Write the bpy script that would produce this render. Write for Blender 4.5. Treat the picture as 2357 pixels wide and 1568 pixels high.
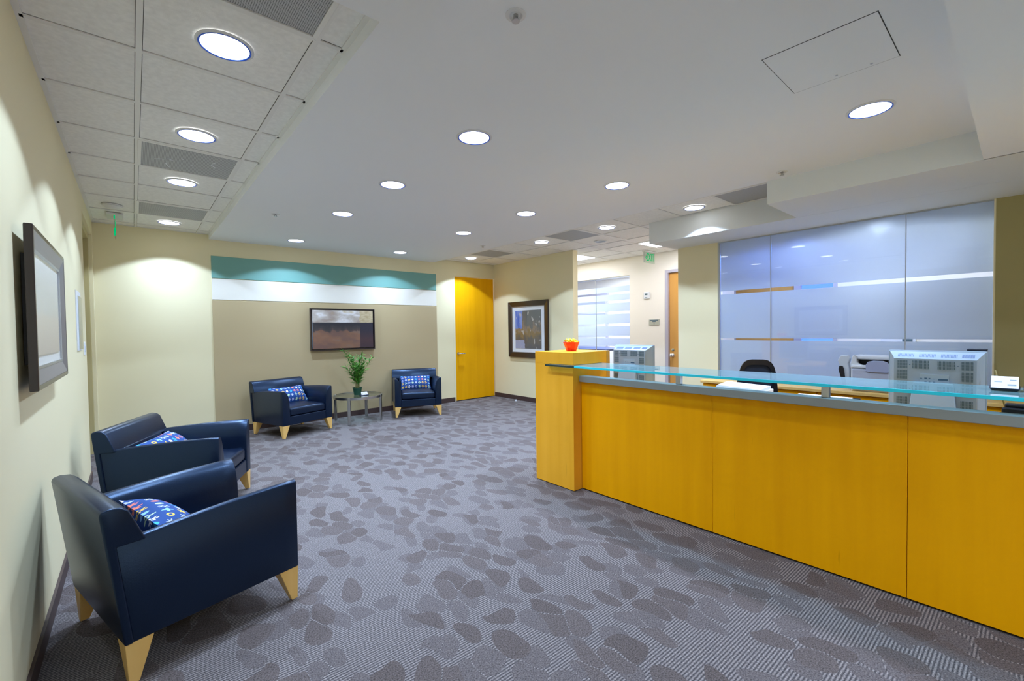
import bpy, bmesh, math, random
from mathutils import Vector, Matrix
R = math.radians
random.seed(7)
S = bpy.context.scene
COL = S.collection
for o in list(bpy.data.objects):
    bpy.data.objects.remove(o)

# ------------------------------------------------------------------ camera, world, exposure
F, YAW, PIT, ROL, CH = 1013.66, .7098, -.0243, .0137, 1.3814
def _ray(x3, z3):
    c, s = math.cos(ROL), math.sin(ROL); xr = c*x3 + s*z3; z2 = -s*x3 + c*z3
    c, s = math.cos(PIT), math.sin(PIT); d = c - s*z2; zu = s + c*z2
    c, s = math.cos(YAW), math.sin(YAW)
    return Vector((c*xr + s*d, -s*xr + c*d, zu))
fw = _ray(0, 0); rt = _ray(1, 0) - fw; up = _ray(0, 1) - fw
cam = bpy.data.cameras.new('camera'); cam.sensor_width = 36; cam.lens = F/2357*36; cam.clip_start = .02
co = bpy.data.objects.new('camera', cam); COL.objects.link(co)
m = Matrix.Identity(4)
for i in range(3):
    m[i][0], m[i][1], m[i][2] = rt[i], up[i], -fw[i]
m[0][3], m[1][3], m[2][3] = 0, 0, CH
co.matrix_world = m
S.camera = co
w = bpy.data.worlds.new('world'); S.world = w; w.use_nodes = True
w.node_tree.nodes['Background'].inputs[0].default_value = (.95, .95, .92, 1)
w.node_tree.nodes['Background'].inputs[1].default_value = 1.1
S.view_settings.view_transform = 'Standard'; S.view_settings.look = 'None'
S.view_settings.gamma = 1; S.view_settings.use_curve_mapping = False
S.view_settings.exposure = 0.36
S.cycles.use_denoising = True
S.cycles.max_bounces = 10; S.cycles.diffuse_bounces = 6; S.cycles.transparent_max_bounces = 12
S.cycles.sample_clamp_indirect = 6
SPOT_W = 158          # each recessed downlight
SPOT_COL = (.56, .73, 1.0)
TILE_ANG, PLASTER_ANG, SPOT_BLEND = 114, 128, .09

# ------------------------------------------------------------------ levels
ZT, ZD, ZS = 2.724, 2.663, 2.463        # tile grid, drywall, soffit bottoms
XL, YB, XP, XH = -.34, 7.214, 5.72, 7.2

# ------------------------------------------------------------------ material helpers
def newmat(n):
    m = bpy.data.materials.new(n); m.use_nodes = True
    return m, m.node_tree.nodes, m.node_tree.links
def pm(n, c, rough=.5, metal=0, spec=None, coat=0, emit=None, bump=0, bscale=200, vary=0, vscale=6, trans=0):
    m, N, L = newmat(n); b = N['Principled BSDF']
    b.inputs['Base Color'].default_value = (*c, 1); b.inputs['Roughness'].default_value = rough
    b.inputs['Metallic'].default_value = metal
    if spec is not None: b.inputs['Specular IOR Level'].default_value = spec
    if coat: b.inputs['Coat Weight'].default_value = coat; b.inputs['Coat Roughness'].default_value = .15
    if emit: b.inputs['Emission Color'].default_value = (*emit[:3], 1); b.inputs['Emission Strength'].default_value = emit[3]
    if trans: b.inputs['Transmission Weight'].default_value = trans
    tc = N.new('ShaderNodeTexCoord')
    if bump:
        t = N.new('ShaderNodeTexNoise'); t.inputs['Scale'].default_value = bscale; t.inputs['Detail'].default_value = 3
        L.new(tc.outputs['Object'], t.inputs['Vector'])
        u = N.new('ShaderNodeBump'); u.inputs['Strength'].default_value = bump; u.inputs['Distance'].default_value = .002
        L.new(t.outputs['Fac'], u.inputs['Height']); L.new(u.outputs[0], b.inputs['Normal'])
    if vary:
        t = N.new('ShaderNodeTexNoise'); t.inputs['Scale'].default_value = vscale; t.inputs['Detail'].default_value = 4
        L.new(tc.outputs['Object'], t.inputs['Vector'])
        r = N.new('ShaderNodeValToRGB')
        r.color_ramp.elements[0].color = (*[x*(1-vary) for x in c], 1); r.color_ramp.elements[1].color = (*[min(1, x*(1+vary)) for x in c], 1)
        r.color_ramp.elements[0].position = .3; r.color_ramp.elements[1].position = .7
        L.new(t.outputs['Fac'], r.inputs[0]); L.new(r.outputs[0], b.inputs['Base Color'])
    return m
def emitmat(n, c, s):
    m, N, L = newmat(n); N.remove(N['Principled BSDF'])
    e = N.new('ShaderNodeEmission'); e.inputs[0].default_value = (*c, 1); e.inputs[1].default_value = s
    L.new(e.outputs[0], N['Material Output'].inputs[0]); return m
def wood(n, a, b_, rough=.32, axis='Z', streak=1.0, sx=9.0, coat=.25):
    m, N, L = newmat(n); b = N['Principled BSDF']; b.inputs['Roughness'].default_value = rough
    b.inputs['Coat Weight'].default_value = coat; b.inputs['Coat Roughness'].default_value = .2; b.inputs['Specular IOR Level'].default_value = .12
    tc = N.new('ShaderNodeTexCoord'); mp = N.new('ShaderNodeMapping')
    sc = {'Z': (sx, sx, .5), 'X': (.5, sx, sx), 'Y': (sx, .5, sx)}[axis]
    mp.inputs['Scale'].default_value = sc
    geo = N.new('ShaderNodeNewGeometry')
    L.new(geo.outputs['Position'], mp.inputs['Vector'])
    t = N.new('ShaderNodeTexNoise'); t.inputs['Scale'].default_value = 1; t.inputs['Detail'].default_value = 5; t.inputs['Roughness'].default_value = .55
    L.new(mp.outputs[0], t.inputs['Vector'])
    r = N.new('ShaderNodeValToRGB'); r.color_ramp.elements[0].color = (*a, 1); r.color_ramp.elements[1].color = (*b_, 1)
    r.color_ramp.elements[0].position = .25; r.color_ramp.elements[1].position = .75
    L.new(t.outputs['Fac'], r.inputs[0])
    # fine dark flecks
    mp2 = N.new('ShaderNodeMapping'); mp2.inputs['Scale'].default_value = {'Z': (70, 70, 3.5), 'X': (3.5, 70, 70), 'Y': (70, 3.5, 70)}[axis]
    L.new(geo.outputs['Position'], mp2.inputs['Vector'])
    t2 = N.new('ShaderNodeTexNoise'); t2.inputs['Scale'].default_value = 1; t2.inputs['Detail'].default_value = 2
    L.new(mp2.outputs[0], t2.inputs['Vector'])
    r2 = N.new('ShaderNodeValToRGB'); r2.color_ramp.elements[0].position = .16; r2.color_ramp.elements[1].position = .27
    k = 1 - .35*streak
    r2.color_ramp.elements[0].color = (k, k, k, 1); r2.color_ramp.elements[1].color = (1, 1, 1, 1)
    L.new(t2.outputs['Fac'], r2.inputs[0])
    mx = N.new('ShaderNodeMix'); mx.data_type = 'RGBA'; mx.blend_type = 'MULTIPLY'; mx.inputs[0].default_value = 1
    L.new(r.outputs[0], mx.inputs[6]); L.new(r2.outputs[0], mx.inputs[7]); L.new(mx.outputs[2], b.inputs['Base Color'])
    return m
def schlick(N, L, refl):
    """two-sided Fresnel reflectance from the angle between surface and view"""
    g = N.new('ShaderNodeNewGeometry'); d = N.new('ShaderNodeVectorMath'); d.operation = 'DOT_PRODUCT'
    L.new(g.outputs['Normal'], d.inputs[0]); L.new(g.outputs['Incoming'], d.inputs[1])
    def mt(op, a, b):
        x = N.new('ShaderNodeMath'); x.operation = op; x.use_clamp = True
        for i, v in enumerate((a, b)):
            if isinstance(v, (int, float)): x.inputs[i].default_value = v
            else: L.new(v, x.inputs[i])
        return x.outputs[0]
    ab = N.new('ShaderNodeMath'); ab.operation = 'ABSOLUTE'; L.new(d.outputs['Value'], ab.inputs[0])
    pw = mt('POWER', mt('SUBTRACT', 1, ab.outputs[0]), 5)
    return mt('MULTIPLY', mt('ADD', mt('MULTIPLY', pw, .96), .04), refl)
def glassmat(n, tint, refl=1.0, ior=1.5):
    m, N, L = newmat(n); N.remove(N['Principled BSDF'])
    t = N.new('ShaderNodeBsdfTransparent'); t.inputs[0].default_value = (*tint, 1)
    g = N.new('ShaderNodeBsdfGlossy'); g.inputs['Roughness'].default_value = .015
    x = N.new('ShaderNodeMixShader'); L.new(schlick(N, L, refl), x.inputs[0])
    L.new(t.outputs[0], x.inputs[1]); L.new(g.outputs[0], x.inputs[2]); L.new(x.outputs[0], N['Material Output'].inputs[0])
    return m
def painted_sheen(m, col, f):  # mixes in flat diffuse colour that imitates the reflected ceiling
    N, L = m.node_tree.nodes, m.node_tree.links; o = N['Material Output']; src = o.inputs[0].links[0].from_socket
    d = N.new('ShaderNodeBsdfDiffuse'); d.inputs[0].default_value = (*col, 1); x = N.new('ShaderNodeMixShader'); x.inputs[0].default_value = f
    L.new(src, x.inputs[1]); L.new(d.outputs[0], x.inputs[2]); L.new(x.outputs[0], o.inputs[0]); return m
def frostmat(n, col, tl=.55, refl=.5, see=.24):
    m, N, L = newmat(n); N.remove(N['Principled BSDF'])
    d = N.new('ShaderNodeBsdfDiffuse'); d.inputs[0].default_value = (*col, 1)
    t = N.new('ShaderNodeBsdfTranslucent'); t.inputs[0].default_value = (*col, 1)
    x = N.new('ShaderNodeMixShader'); x.inputs[0].default_value = tl
    L.new(d.outputs[0], x.inputs[1]); L.new(t.outputs[0], x.inputs[2])
    rf = N.new('ShaderNodeBsdfRefraction'); rf.inputs['Roughness'].default_value = .62; rf.inputs['IOR'].default_value = 1.3; rf.inputs[0].default_value = (*col, 1)
    x2 = N.new('ShaderNodeMixShader'); x2.inputs[0].default_value = see; L.new(x.outputs[0], x2.inputs[1]); L.new(rf.outputs[0], x2.inputs[2]); x = x2
    g = N.new('ShaderNodeBsdfGlossy'); g.inputs['Roughness'].default_value = .05
    y = N.new('ShaderNodeMixShader'); L.new(schlick(N, L, refl), y.inputs[0])
    L.new(x.outputs[0], y.inputs[1]); L.new(g.outputs[0], y.inputs[2]); L.new(y.outputs[0], N['Material Output'].inputs[0])
    return m

M = {}
M['cream'] = pm('cream_paint', (.80, .725, .475), .6, bump=.15, bscale=350)
M['cream2'] = pm('hall_paint', (.82, .77, .70), .6, bump=.15, bscale=350)
M['olive'] = pm('olive_paint', (.36, .31, .13), .6, bump=.15, bscale=350)
M['white_paint'] = pm('ceiling_paint', (.85, .87, .90), .7)
M['soffit'] = pm('soffit_paint', (.74, .77, .78), .7)
M['tile'] = pm('mineral_tile', (.88, .87, .84), .9, bump=.5, bscale=260, vary=.05, vscale=40)
M['tbar'] = pm('white_tbar', (.82, .81, .78), .5)
M['plenum'] = pm('dark_plenum', (.05, .05, .05), .9)
M['teal'] = pm('teal_paint', (.17, .39, .35), .5, bump=.1, bscale=300)
M['offwhite'] = pm('offwhite_paint', (.80, .77, .68), .5, bump=.1, bscale=300)
M['door_olive'] = pm('olive_door_tone', (.50, .43, .22), .5)  # darker olive than the wall, for the recessed door and its frame
M['tan'] = pm('tan_paint', (.46, .365, .205), .5, bump=.1, bscale=300)
M['base'] = pm('brown_rubber', (.06, .035, .033), .45)
M['desk'] = wood('amber_veneer', (.84, .345, .0), (.94, .41, .0), .45, 'Z', coat=0)
M['pier'] = wood('amber_veneer_light', (.81, .375, .02), (.89, .435, .035), .45, 'Z', coat=0)
M['door'] = wood('amber_door_veneer', (.80, .36, .0), (.92, .45, .004), .45, 'Z', .4, coat=0)
M['doorh'] = wood('maple_door_veneer', (.58, .29, .07), (.66, .35, .10), .36, 'Z', .4)
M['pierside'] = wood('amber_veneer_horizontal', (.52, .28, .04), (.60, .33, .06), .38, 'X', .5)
M['maple'] = wood('maple_leg', (.70, .42, .12), (.80, .52, .18), .4, 'Z', .5, 14)
M['alu'] = pm('brushed_aluminium', (.52, .53, .52), .42, 1)
M['alu_dull'] = pm('aluminium_bar', (.40, .41, .40), .5, .6)
M['chrome'] = pm('chrome', (.75, .75, .76), .16, 1)
M['steel'] = pm('satin_steel', (.52, .52, .52), .28, 1)
M['leather'] = pm('navy_leather', (.0022, .0058, .019), .30, spec=.65, bump=.25, bscale=240)
M['leather'].node_tree.nodes['Principled BSDF'].inputs['Specular Tint'].default_value = (.42, .64, 1, 1)
M['black'] = pm('black_plastic', (.012, .012, .016), .4)
M['navy_plastic'] = pm('navy_plastic', (.010, .02, .055), .35)
M['mesh'] = pm('chair_mesh', (.022, .034, .07), .7, bump=.6, bscale=500)
M['white_pl'] = pm('white_plastic', (.72, .74, .78), .4)
M['grey_pl'] = pm('grey_plastic', (.30, .37, .43), .45)
M['silver_pl'] = pm('silver_plastic', (.27, .335, .40), .4, bump=.1, bscale=500)
M['slot'] = pm('dark_slot', (.05, .10, .125), .7)
M['label'] = pm('label_paper', (.30, .38, .44), .5)
M['ink'] = pm('dark_ink', (.04, .10, .16), .6)
M['paper'] = pm('white_paper', (.82, .84, .88), .7)
M['frame_dark'] = pm('dark_frame', (.018, .009, .010), .3, coat=.3)
M['frame_grey'] = pm('pewter_frame', (.26, .24, .24), .4, .5)
M['mat'] = pm('white_mat', (.80, .82, .84), .8)
M['pot'] = pm('green_pot', (.015, .07, .04), .35)
M['soil'] = pm('soil', (.03, .02, .012), .9)
M['leaf'] = pm('bamboo_leaf', (.06, .26, .03), .45, vary=.6, vscale=30)
M['leaf2'] = pm('bright_bamboo_leaf', (.16, .40, .06), .45, vary=.4, vscale=30)
M['stem'] = pm('bamboo_stem', (.20, .22, .06), .5)
M['red'] = pm('red_bowl', (.80, .006, .004), .12, coat=.5)
M['yellow'] = pm('yellow_wrapper', (.92, .82, .02), .3)
M['white_metal'] = pm('white_trim_metal', (.72, .72, .72), .4)
M['blue_fringe'] = pm('painted_blue_fringe', (.03, .14, .85), .3)  # colour fringe of a bright light, painted onto the trim as blue
M['lamp'] = emitmat('lamp_lens', (.95, .98, 1), 7)
M['lamp_dim'] = emitmat('lamp_lens_dim', (.95, .98, 1), 2)
M['troffer'] = emitmat('troffer_lens', (.90, .93, 1), 14.0)
M['steel_frame'] = pm('grey_door_frame', (.44, .42, .50), .45)
M['clear'] = glassmat('clear_glass', (.96, .98, .99))
M['picglass'] = glassmat('picture_glass', (.99, .99, .99), .5)
M['counter'] = painted_sheen(glassmat('counter_glass', (.62, .78, .82), 1.0), (.50, .88, 1.0), .12)
M['counter_edge_lit'] = pm('glass_edge', (.02, .72, .88), .3)  # bright cyan puts the light inside the slab into the edge colour
M['glass_shaded'] = pm('shaded_glass_edge', (.006, .035, .04), .12)  # same glass edge, pier shade put into a darker colour
M['table_glass'] = glassmat('table_glass', (.84, .93, .90), 1.0)
M['frost'] = frostmat('frosted_film', (.78, .83, .90), .5, .5)
M['frost2'] = frostmat('frosted_film_bright', (.78, .82, .92), .6, .4)
M['dark_blue_top'] = pm('dark_blue_top', (.012, .035, .16), .3)
M['exit_green'] = emitmat('exit_green', (.0, .36, .12), 1.1)
M['exit_plate'] = glassmat('exit_plate', (.86, .92, .88), .7)
M['daylight'] = emitmat('daylight_window', (.10, .24, 1.0), 1.7)
M['daylight2'] = emitmat('daylight_window_pale', (.62, .72, 1.0), .8)
M['grille'] = None

# carpet
def carpet():
    m, N, L = newmat('patterned_carpet'); b = N['Principled BSDF']; b.inputs['Roughness'].default_value = .95
    b.inputs['Specular IOR Level'].default_value = .1
    g = N.new('ShaderNodeNewGeometry')
    wn = N.new('ShaderNodeTexNoise'); wn.inputs['Scale'].default_value = 3.2; wn.inputs['Detail'].default_value = 1
    L.new(g.outputs['Position'], wn.inputs['Vector'])
    sub = N.new('ShaderNodeVectorMath'); sub.operation = 'SUBTRACT'; sub.inputs[1].default_value = (.5, .5, .5)
    L.new(wn.outputs['Color'], sub.inputs[0])
    sc = N.new('ShaderNodeVectorMath'); sc.operation = 'SCALE'; sc.inputs['Scale'].default_value = .22
    L.new(sub.outputs[0], sc.inputs[0])
    ad = N.new('ShaderNodeVectorMath'); L.new(g.outputs['Position'], ad.inputs[0]); L.new(sc.outputs[0], ad.inputs[1])
    def layer(scale, rot, thr, off, edge):
        mp = N.new('ShaderNodeMapping'); mp.inputs['Rotation'].default_value = (0, 0, rot); mp.inputs['Scale'].default_value = (1, .62, 0)
        mp.inputs['Location'].default_value = off
        L.new(ad.outputs[0], mp.inputs['Vector'])
        v = N.new('ShaderNodeTexVoronoi'); v.voronoi_dimensions = '2D'; v.inputs['Scale'].default_value = scale
        v2 = N.new('ShaderNodeTexVoronoi'); v2.voronoi_dimensions = '2D'; v2.feature = 'DISTANCE_TO_EDGE'; v2.inputs['Scale'].default_value = scale
        L.new(mp.outputs[0], v.inputs['Vector']); L.new(mp.outputs[0], v2.inputs['Vector'])
        s = N.new('ShaderNodeSeparateColor'); L.new(v.outputs['Color'], s.inputs[0])
        lt = N.new('ShaderNodeMath'); lt.operation = 'LESS_THAN'; lt.inputs[1].default_value = thr; L.new(s.outputs[0], lt.inputs[0])
        gt = N.new('ShaderNodeMath'); gt.operation = 'GREATER_THAN'; gt.inputs[1].default_value = edge; L.new(v2.outputs['Distance'], gt.inputs[0])
        cl = N.new('ShaderNodeMath'); cl.operation = 'LESS_THAN'; cl.inputs[1].default_value = .43; L.new(v.outputs['Distance'], cl.inputs[0])
        mu0 = N.new('ShaderNodeMath'); mu0.operation = 'MULTIPLY'; L.new(lt.outputs[0], mu0.inputs[0]); L.new(gt.outputs[0], mu0.inputs[1])
        mu = N.new('ShaderNodeMath'); mu.operation = 'MULTIPLY'; L.new(mu0.outputs[0], mu.inputs[0]); L.new(cl.outputs[0], mu.inputs[1])
        return mu, s, v2
    A, As, Ae = layer(7.4, .9, .62, (0, 0, 0), .02)
    B, Bs, Be = layer(8.8, -.4, .62, (3.3, 1.7, 0), .015)
    # ribs
    mp = N.new('ShaderNodeMapping'); mp.inputs['Rotation'].default_value = (0, 0, .02)
    L.new(g.outputs['Position'], mp.inputs['Vector'])
    wv = N.new('ShaderNodeTexWave'); wv.bands_direction = 'Y'; wv.inputs['Scale'].default_value = 24; wv.inputs['Distortion'].default_value = .7; wv.inputs['Detail'].default_value = 2; wv.inputs['Detail Scale'].default_value = 3
    L.new(mp.outputs[0], wv.inputs['Vector'])
    fz = N.new('ShaderNodeTexNoise'); fz.inputs['Scale'].default_value = 160; fz.inputs['Detail'].default_value = 2
    L.new(g.outputs['Position'], fz.inputs['Vector'])
    def mix(f, a, b_, typ='MIX'):
        x = N.new('ShaderNodeMix'); x.data_type = 'RGBA'; x.blend_type = typ
        if isinstance(f, float): x.inputs[0].default_value = f
        else: L.new(f, x.inputs[0])
        for i, v in ((6, a), (7, b_)):
            if isinstance(v, tuple): x.inputs[i].default_value = (*v, 1)
            else: L.new(v, x.inputs[i])
        return x.outputs[2]
    base = mix(wv.outputs['Fac'], CARPET[0], CARPET[1])
    lay1 = mix(B.outputs[0] if False else B.outputs[0], base, CARPET[2])
    blob = mix(As.outputs[1], CARPET[3], CARPET[4])
    lay2 = mix(A.outputs[0], lay1, blob)
    rr = N.new('ShaderNodeMapRange'); rr.inputs[1].default_value = .25; rr.inputs[2].default_value = .75; rr.inputs[3].default_value = .40; rr.inputs[4].default_value = 1.60
    L.new(fz.outputs['Fac'], rr.inputs[0])
    fin = mix(1.0, lay2, rr.outputs[0], 'MULTIPLY')
    L.new(fin, b.inputs['Base Color'])
    bu = N.new('ShaderNodeBump'); bu.inputs['Strength'].default_value = .5; bu.inputs['Distance'].default_value = .004
    L.new(fz.outputs['Fac'], bu.inputs['Height']); L.new(bu.outputs[0], b.inputs['Normal'])
    return m
CARPET = [(.072, .065, .069), (.265, .234, .227), (.134, .115, .114), (.106, .086, .081), (.130, .108, .104)]
M['carpet'] = carpet()

def grille():
    m, N, L = newmat('perforated_grille'); b = N['Principled BSDF']; b.inputs['Roughness'].default_value = .6
    g = N.new('ShaderNodeNewGeometry'); v = N.new('ShaderNodeTexVoronoi'); v.voronoi_dimensions = '2D'; v.inputs['Scale'].default_value = 120; v.inputs['Randomness'].default_value = 0
    L.new(g.outputs['Position'], v.inputs['Vector'])
    r = N.new('ShaderNodeValToRGB'); r.color_ramp.elements[0].position = .28; r.color_ramp.elements[1].position = .36
    r.color_ramp.elements[0].color = (.16, .165, .17, 1); r.color_ramp.elements[1].color = (.52, .53, .54, 1)
    L.new(v.outputs['Distance'], r.inputs[0]); L.new(r.outputs[0], b.inputs['Base Color']); return m
M['grille'] = grille()

def pillowmat():
    m, N, L = newmat('pillow_print'); b = N['Principled BSDF']; b.inputs['Roughness'].default_value = .8
    uv = N.new('ShaderNodeUVMap'); uv.uv_map = 'UVMap'
    mp = N.new('ShaderNodeMapping'); mp.inputs['Scale'].default_value = (9, 4.5, 1); L.new(uv.outputs[0], mp.inputs[0])
    fl = N.new('ShaderNodeVectorMath'); fl.operation = 'FLOOR'; L.new(mp.outputs[0], fl.inputs[0])
    fr = N.new('ShaderNodeVectorMath'); fr.operation = 'FRACTION'; L.new(mp.outputs[0], fr.inputs[0])
    ce = N.new('ShaderNodeVectorMath'); ce.operation = 'SUBTRACT'; ce.inputs[1].default_value = (.5, .5, 0); L.new(fr.outputs[0], ce.inputs[0])
    wn = N.new('ShaderNodeTexWhiteNoise'); wn.noise_dimensions = '2D'; L.new(fl.outputs[0], wn.inputs['Vector'])
    sp = N.new('ShaderNodeSeparateColor'); L.new(wn.outputs['Color'], sp.inputs[0])
    ln = N.new('ShaderNodeVectorMath'); ln.operation = 'LENGTH'; L.new(ce.outputs[0], ln.inputs[0])
    xyz = N.new('ShaderNodeSeparateXYZ'); L.new(ce.outputs[0], xyz.inputs[0])
    def mt(op, a, b_=None, c=None):
        x = N.new('ShaderNodeMath'); x.operation = op
        for i, v in enumerate((a, b_, c)):
            if v is None: continue
            if isinstance(v, (int, float)): x.inputs[i].default_value = v
            else: L.new(v, x.inputs[i])
        return x.outputs[0]
    th = mt('ARCTAN2', xyz.outputs[1], xyz.outputs[0])
    n = mt('ADD', mt('FLOOR', mt('MULTIPLY', sp.outputs[1], 5.99)), 3)
    pet = mt('COSINE', mt('MULTIPLY', th, n))
    amp = mt('MULTIPLY', mt('GREATER_THAN', sp.outputs[2], .35), .11)
    rad = mt('MULTIPLY_ADD', pet, amp, .27)
    inside = mt('LESS_THAN', ln.outputs['Value'], rad)
    hole = mt('LESS_THAN', ln.outputs['Value'], mt('MULTIPLY', mt('LESS_THAN', sp.outputs[0], .6), .12))
    mask = mt('MULTIPLY', inside, mt('SUBTRACT', 1, hole))
    r = N.new('ShaderNodeValToRGB'); r.color_ramp.interpolation = 'CONSTANT'
    cols = [(0, (.85, .85, .9)), (.2, (.80, .52, .08)), (.36, (.25, .50, .80)), (.5, (.80, .20, .12)), (.6, (.48, .66, .42)), (.72, (.04, .40, .75)), (.84, (.45, .50, .80))]
    e = r.color_ramp.elements
    while len(e) < len(cols): e.new(.5)
    for i, (p, c) in enumerate(cols): e[i].position = p; e[i].color = (*c, 1)
    wn2 = N.new('ShaderNodeTexWhiteNoise'); wn2.noise_dimensions = '3D'; a2 = N.new('ShaderNodeVectorMath'); a2.inputs[1].default_value = (7.3, 2.1, 5); L.new(fl.outputs[0], a2.inputs[0]); L.new(a2.outputs[0], wn2.inputs['Vector'])
    L.new(wn2.outputs['Value'], r.inputs[0])
    x = N.new('ShaderNodeMix'); x.data_type = 'RGBA'; L.new(mask, x.inputs[0]); x.inputs[6].default_value = (.003, .05, .23, 1); L.new(r.outputs[0], x.inputs[7])
    L.new(x.outputs[2], b.inputs['Base Color']); return m
M['pillow'] = pillowmat()

def artmat(n, kind):
    """abstract paintings; generated coordinate of a flat panel: u across, v up"""
    m, N, L = newmat(n); b = N['Principled BSDF']; b.inputs['Roughness'].default_value = .5
    uv = N.new('ShaderNodeUVMap'); uv.uv_map = 'UVMap'
    sx = N.new('ShaderNodeSeparateXYZ'); L.new(uv.outputs[0], sx.inputs[0])
    def noise(sc, mpv, det=4):
        mp = N.new('ShaderNodeMapping'); mp.inputs['Scale'].default_value = mpv; L.new(uv.outputs[0], mp.inputs[0])
        t = N.new('ShaderNodeTexNoise'); t.inputs['Scale'].default_value = sc; t.inputs['Detail'].default_value = det; L.new(mp.outputs[0], t.inputs['Vector']); return t.outputs['Fac']
    def ramp(f, st):
        r = N.new('ShaderNodeValToRGB'); e = r.color_ramp.elements
        while len(e) < len(st): e.new(.5)
        for i, (p, c) in enumerate(st): e[i].position = p; e[i].color = (*c, 1)
        L.new(f, r.inputs[0]); return r.outputs[0]
    def mt(op, a, b_):
        x = N.new('ShaderNodeMath'); x.operation = op
        for i, v in enumerate((a, b_)):
            if isinstance(v, (int, float)): x.inputs[i].default_value = v
            else: L.new(v, x.inputs[i])
        return x.outputs[0]
    def mix(f, a, b_):
        x = N.new('ShaderNodeMix'); x.data_type = 'RGBA'; L.new(f, x.inputs[0])
        for i, v in ((6, a), (7, b_)):
            if isinstance(v, tuple): x.inputs[i].default_value = (*v, 1)
            else: L.new(v, x.inputs[i])
        return x.outputs[2]
    U, V = sx.outputs[0], sx.outputs[1]
    if kind == 'horizon':
        sky = ramp(noise(1.7, (1.5, 1.9, 1), 5), [(.30, (.40, .29, .12)), (.42, (.36, .29, .25)), (.52, (.50, .45, .40)), (.60, (.72, .70, .70)), (.72, (.48, .36, .13))])
        skyr = ramp(noise(14, (1, 2, 1)), [(.35, (.40, .31, .17)), (.65, (.56, .47, .30))])
        sky = mix(mt('GREATER_THAN', mt('ADD', U, mt('MULTIPLY', noise(4, (1, 1, 1)), .2)), .86), sky, skyr)
        lv = mt('ADD', V, mt('MULTIPLY', mt('SUBTRACT', noise(4, (2.2, .8, 1)), .5), .30))
        land = ramp(lv, [(.0, (.13, .062, .045)), (.22, (.17, .085, .065)), (.38, (.16, .09, .07)), (.5, (.05, .042, .045)), (.62, (.022, .023, .032))])
        landr = ramp(V, [(.0, (.04, .02, .028)), (.2, (.055, .025, .03)), (.5, (.02, .02, .035))])
        land = mix(mt('GREATER_THAN', U, .77), land, landr)
        br = ramp(noise(2.2, (1.3, 1.6, 1), 6), [(.4, (.16, .085, .065)), (.55, (.24, .115, .06)), (.68, (.20, .14, .115))])
        land = mix(mt('MULTIPLY', mt('MULTIPLY', mt('LESS_THAN', lv, .45), mt('LESS_THAN', U, .77)), .75), land, br)
        col = mix(mt('GREATER_THAN', V, .68), land, sky)
    elif kind == 'blue':
        base = ramp(mt('ADD', V, mt('MULTIPLY', mt('SUBTRACT', noise(5, (1.5, 1, 1), 6), .5), .7)), [(.0, (.10, .10, .11)), (.25, (.14, .12, .10)), (.4, (.26, .17, .06)), (.5, (.30, .22, .15)), (.62, (.15, .15, .14)), (.9, (.13, .14, .14))])
        bl = ramp(noise(3, (3, .7, 1)), [(.35, (.03, .12, .55)), (.6, (.22, .33, .68))])
        mU = mt('ADD', U, mt('MULTIPLY', noise(6, (1, 1, 1)), .15))
        f = mt('MULTIPLY', mt('LESS_THAN', mU, .36), mt('GREATER_THAN', mt('ADD', V, mt('MULTIPLY', noise(5, (1, 1, 1)), .15)), .6))
        col = mix(f, base, bl)
        f2 = mt('MULTIPLY', mt('LESS_THAN', mU, .44), mt('LESS_THAN', V, .22))
        col = mix(f2, col, (.33, .36, .50))
        sp = mt('GREATER_THAN', noise(5, (1.4, .7, 1), 6), .61)
        col = mix(mt('MULTIPLY', sp, .8), col, (.55, .52, .48))
    else:
        col = ramp(mt('ADD', V, mt('MULTIPLY', mt('SUBTRACT', noise(3, (2, .8, 1)), .5), .25)), [(.0, (.62, .52, .44)), (.40, (.64, .55, .47)), (.47, (.60, .58, .54)), (.7, (.66, .66, .64)), (.95, (.76, .77, .78))])
    L.new(col, b.inputs['Base Color']); return m
M['art_horizon'] = artmat('art_horizon', 'horizon'); M['art_blue'] = artmat('art_blue', 'blue'); M['art_pale'] = artmat('art_pale', 'pale')

# ------------------------------------------------------------------ geometry helpers
def hexa(bm, b, t):
    """b: four bottom corners, t: four top corners (counter-clockwise seen from above)"""
    v = [bm.verts.new(p) for p in list(b) + list(t)]
    for f in ((3, 2, 1, 0), (4, 5, 6, 7), (0, 1, 5, 4), (1, 2, 6, 5), (2, 3, 7, 6), (3, 0, 4, 7)):
        bm.faces.new([v[i] for i in f])
def box(bm, x0, x1, y0, y1, z0, z1):
    q = [(x0, y0), (x1, y0), (x1, y1), (x0, y1)]
    hexa(bm, [(x, y, z0) for x, y in q], [(x, y, z1) for x, y in q])
def cyl(bm, c, r, z0, z1, n=20, r1=None, caps=True):
    r1 = r if r1 is None else r1
    a = [bm.verts.new((c[0]+r*math.cos(2*math.pi*i/n), c[1]+r*math.sin(2*math.pi*i/n), z0)) for i in range(n)]
    b = [bm.verts.new((c[0]+r1*math.cos(2*math.pi*i/n), c[1]+r1*math.sin(2*math.pi*i/n), z1)) for i in range(n)]
    for i in range(n): bm.faces.new((a[i], a[(i+1) % n], b[(i+1) % n], b[i]))
    if caps: bm.faces.new(a[::-1]); bm.faces.new(b)
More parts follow.
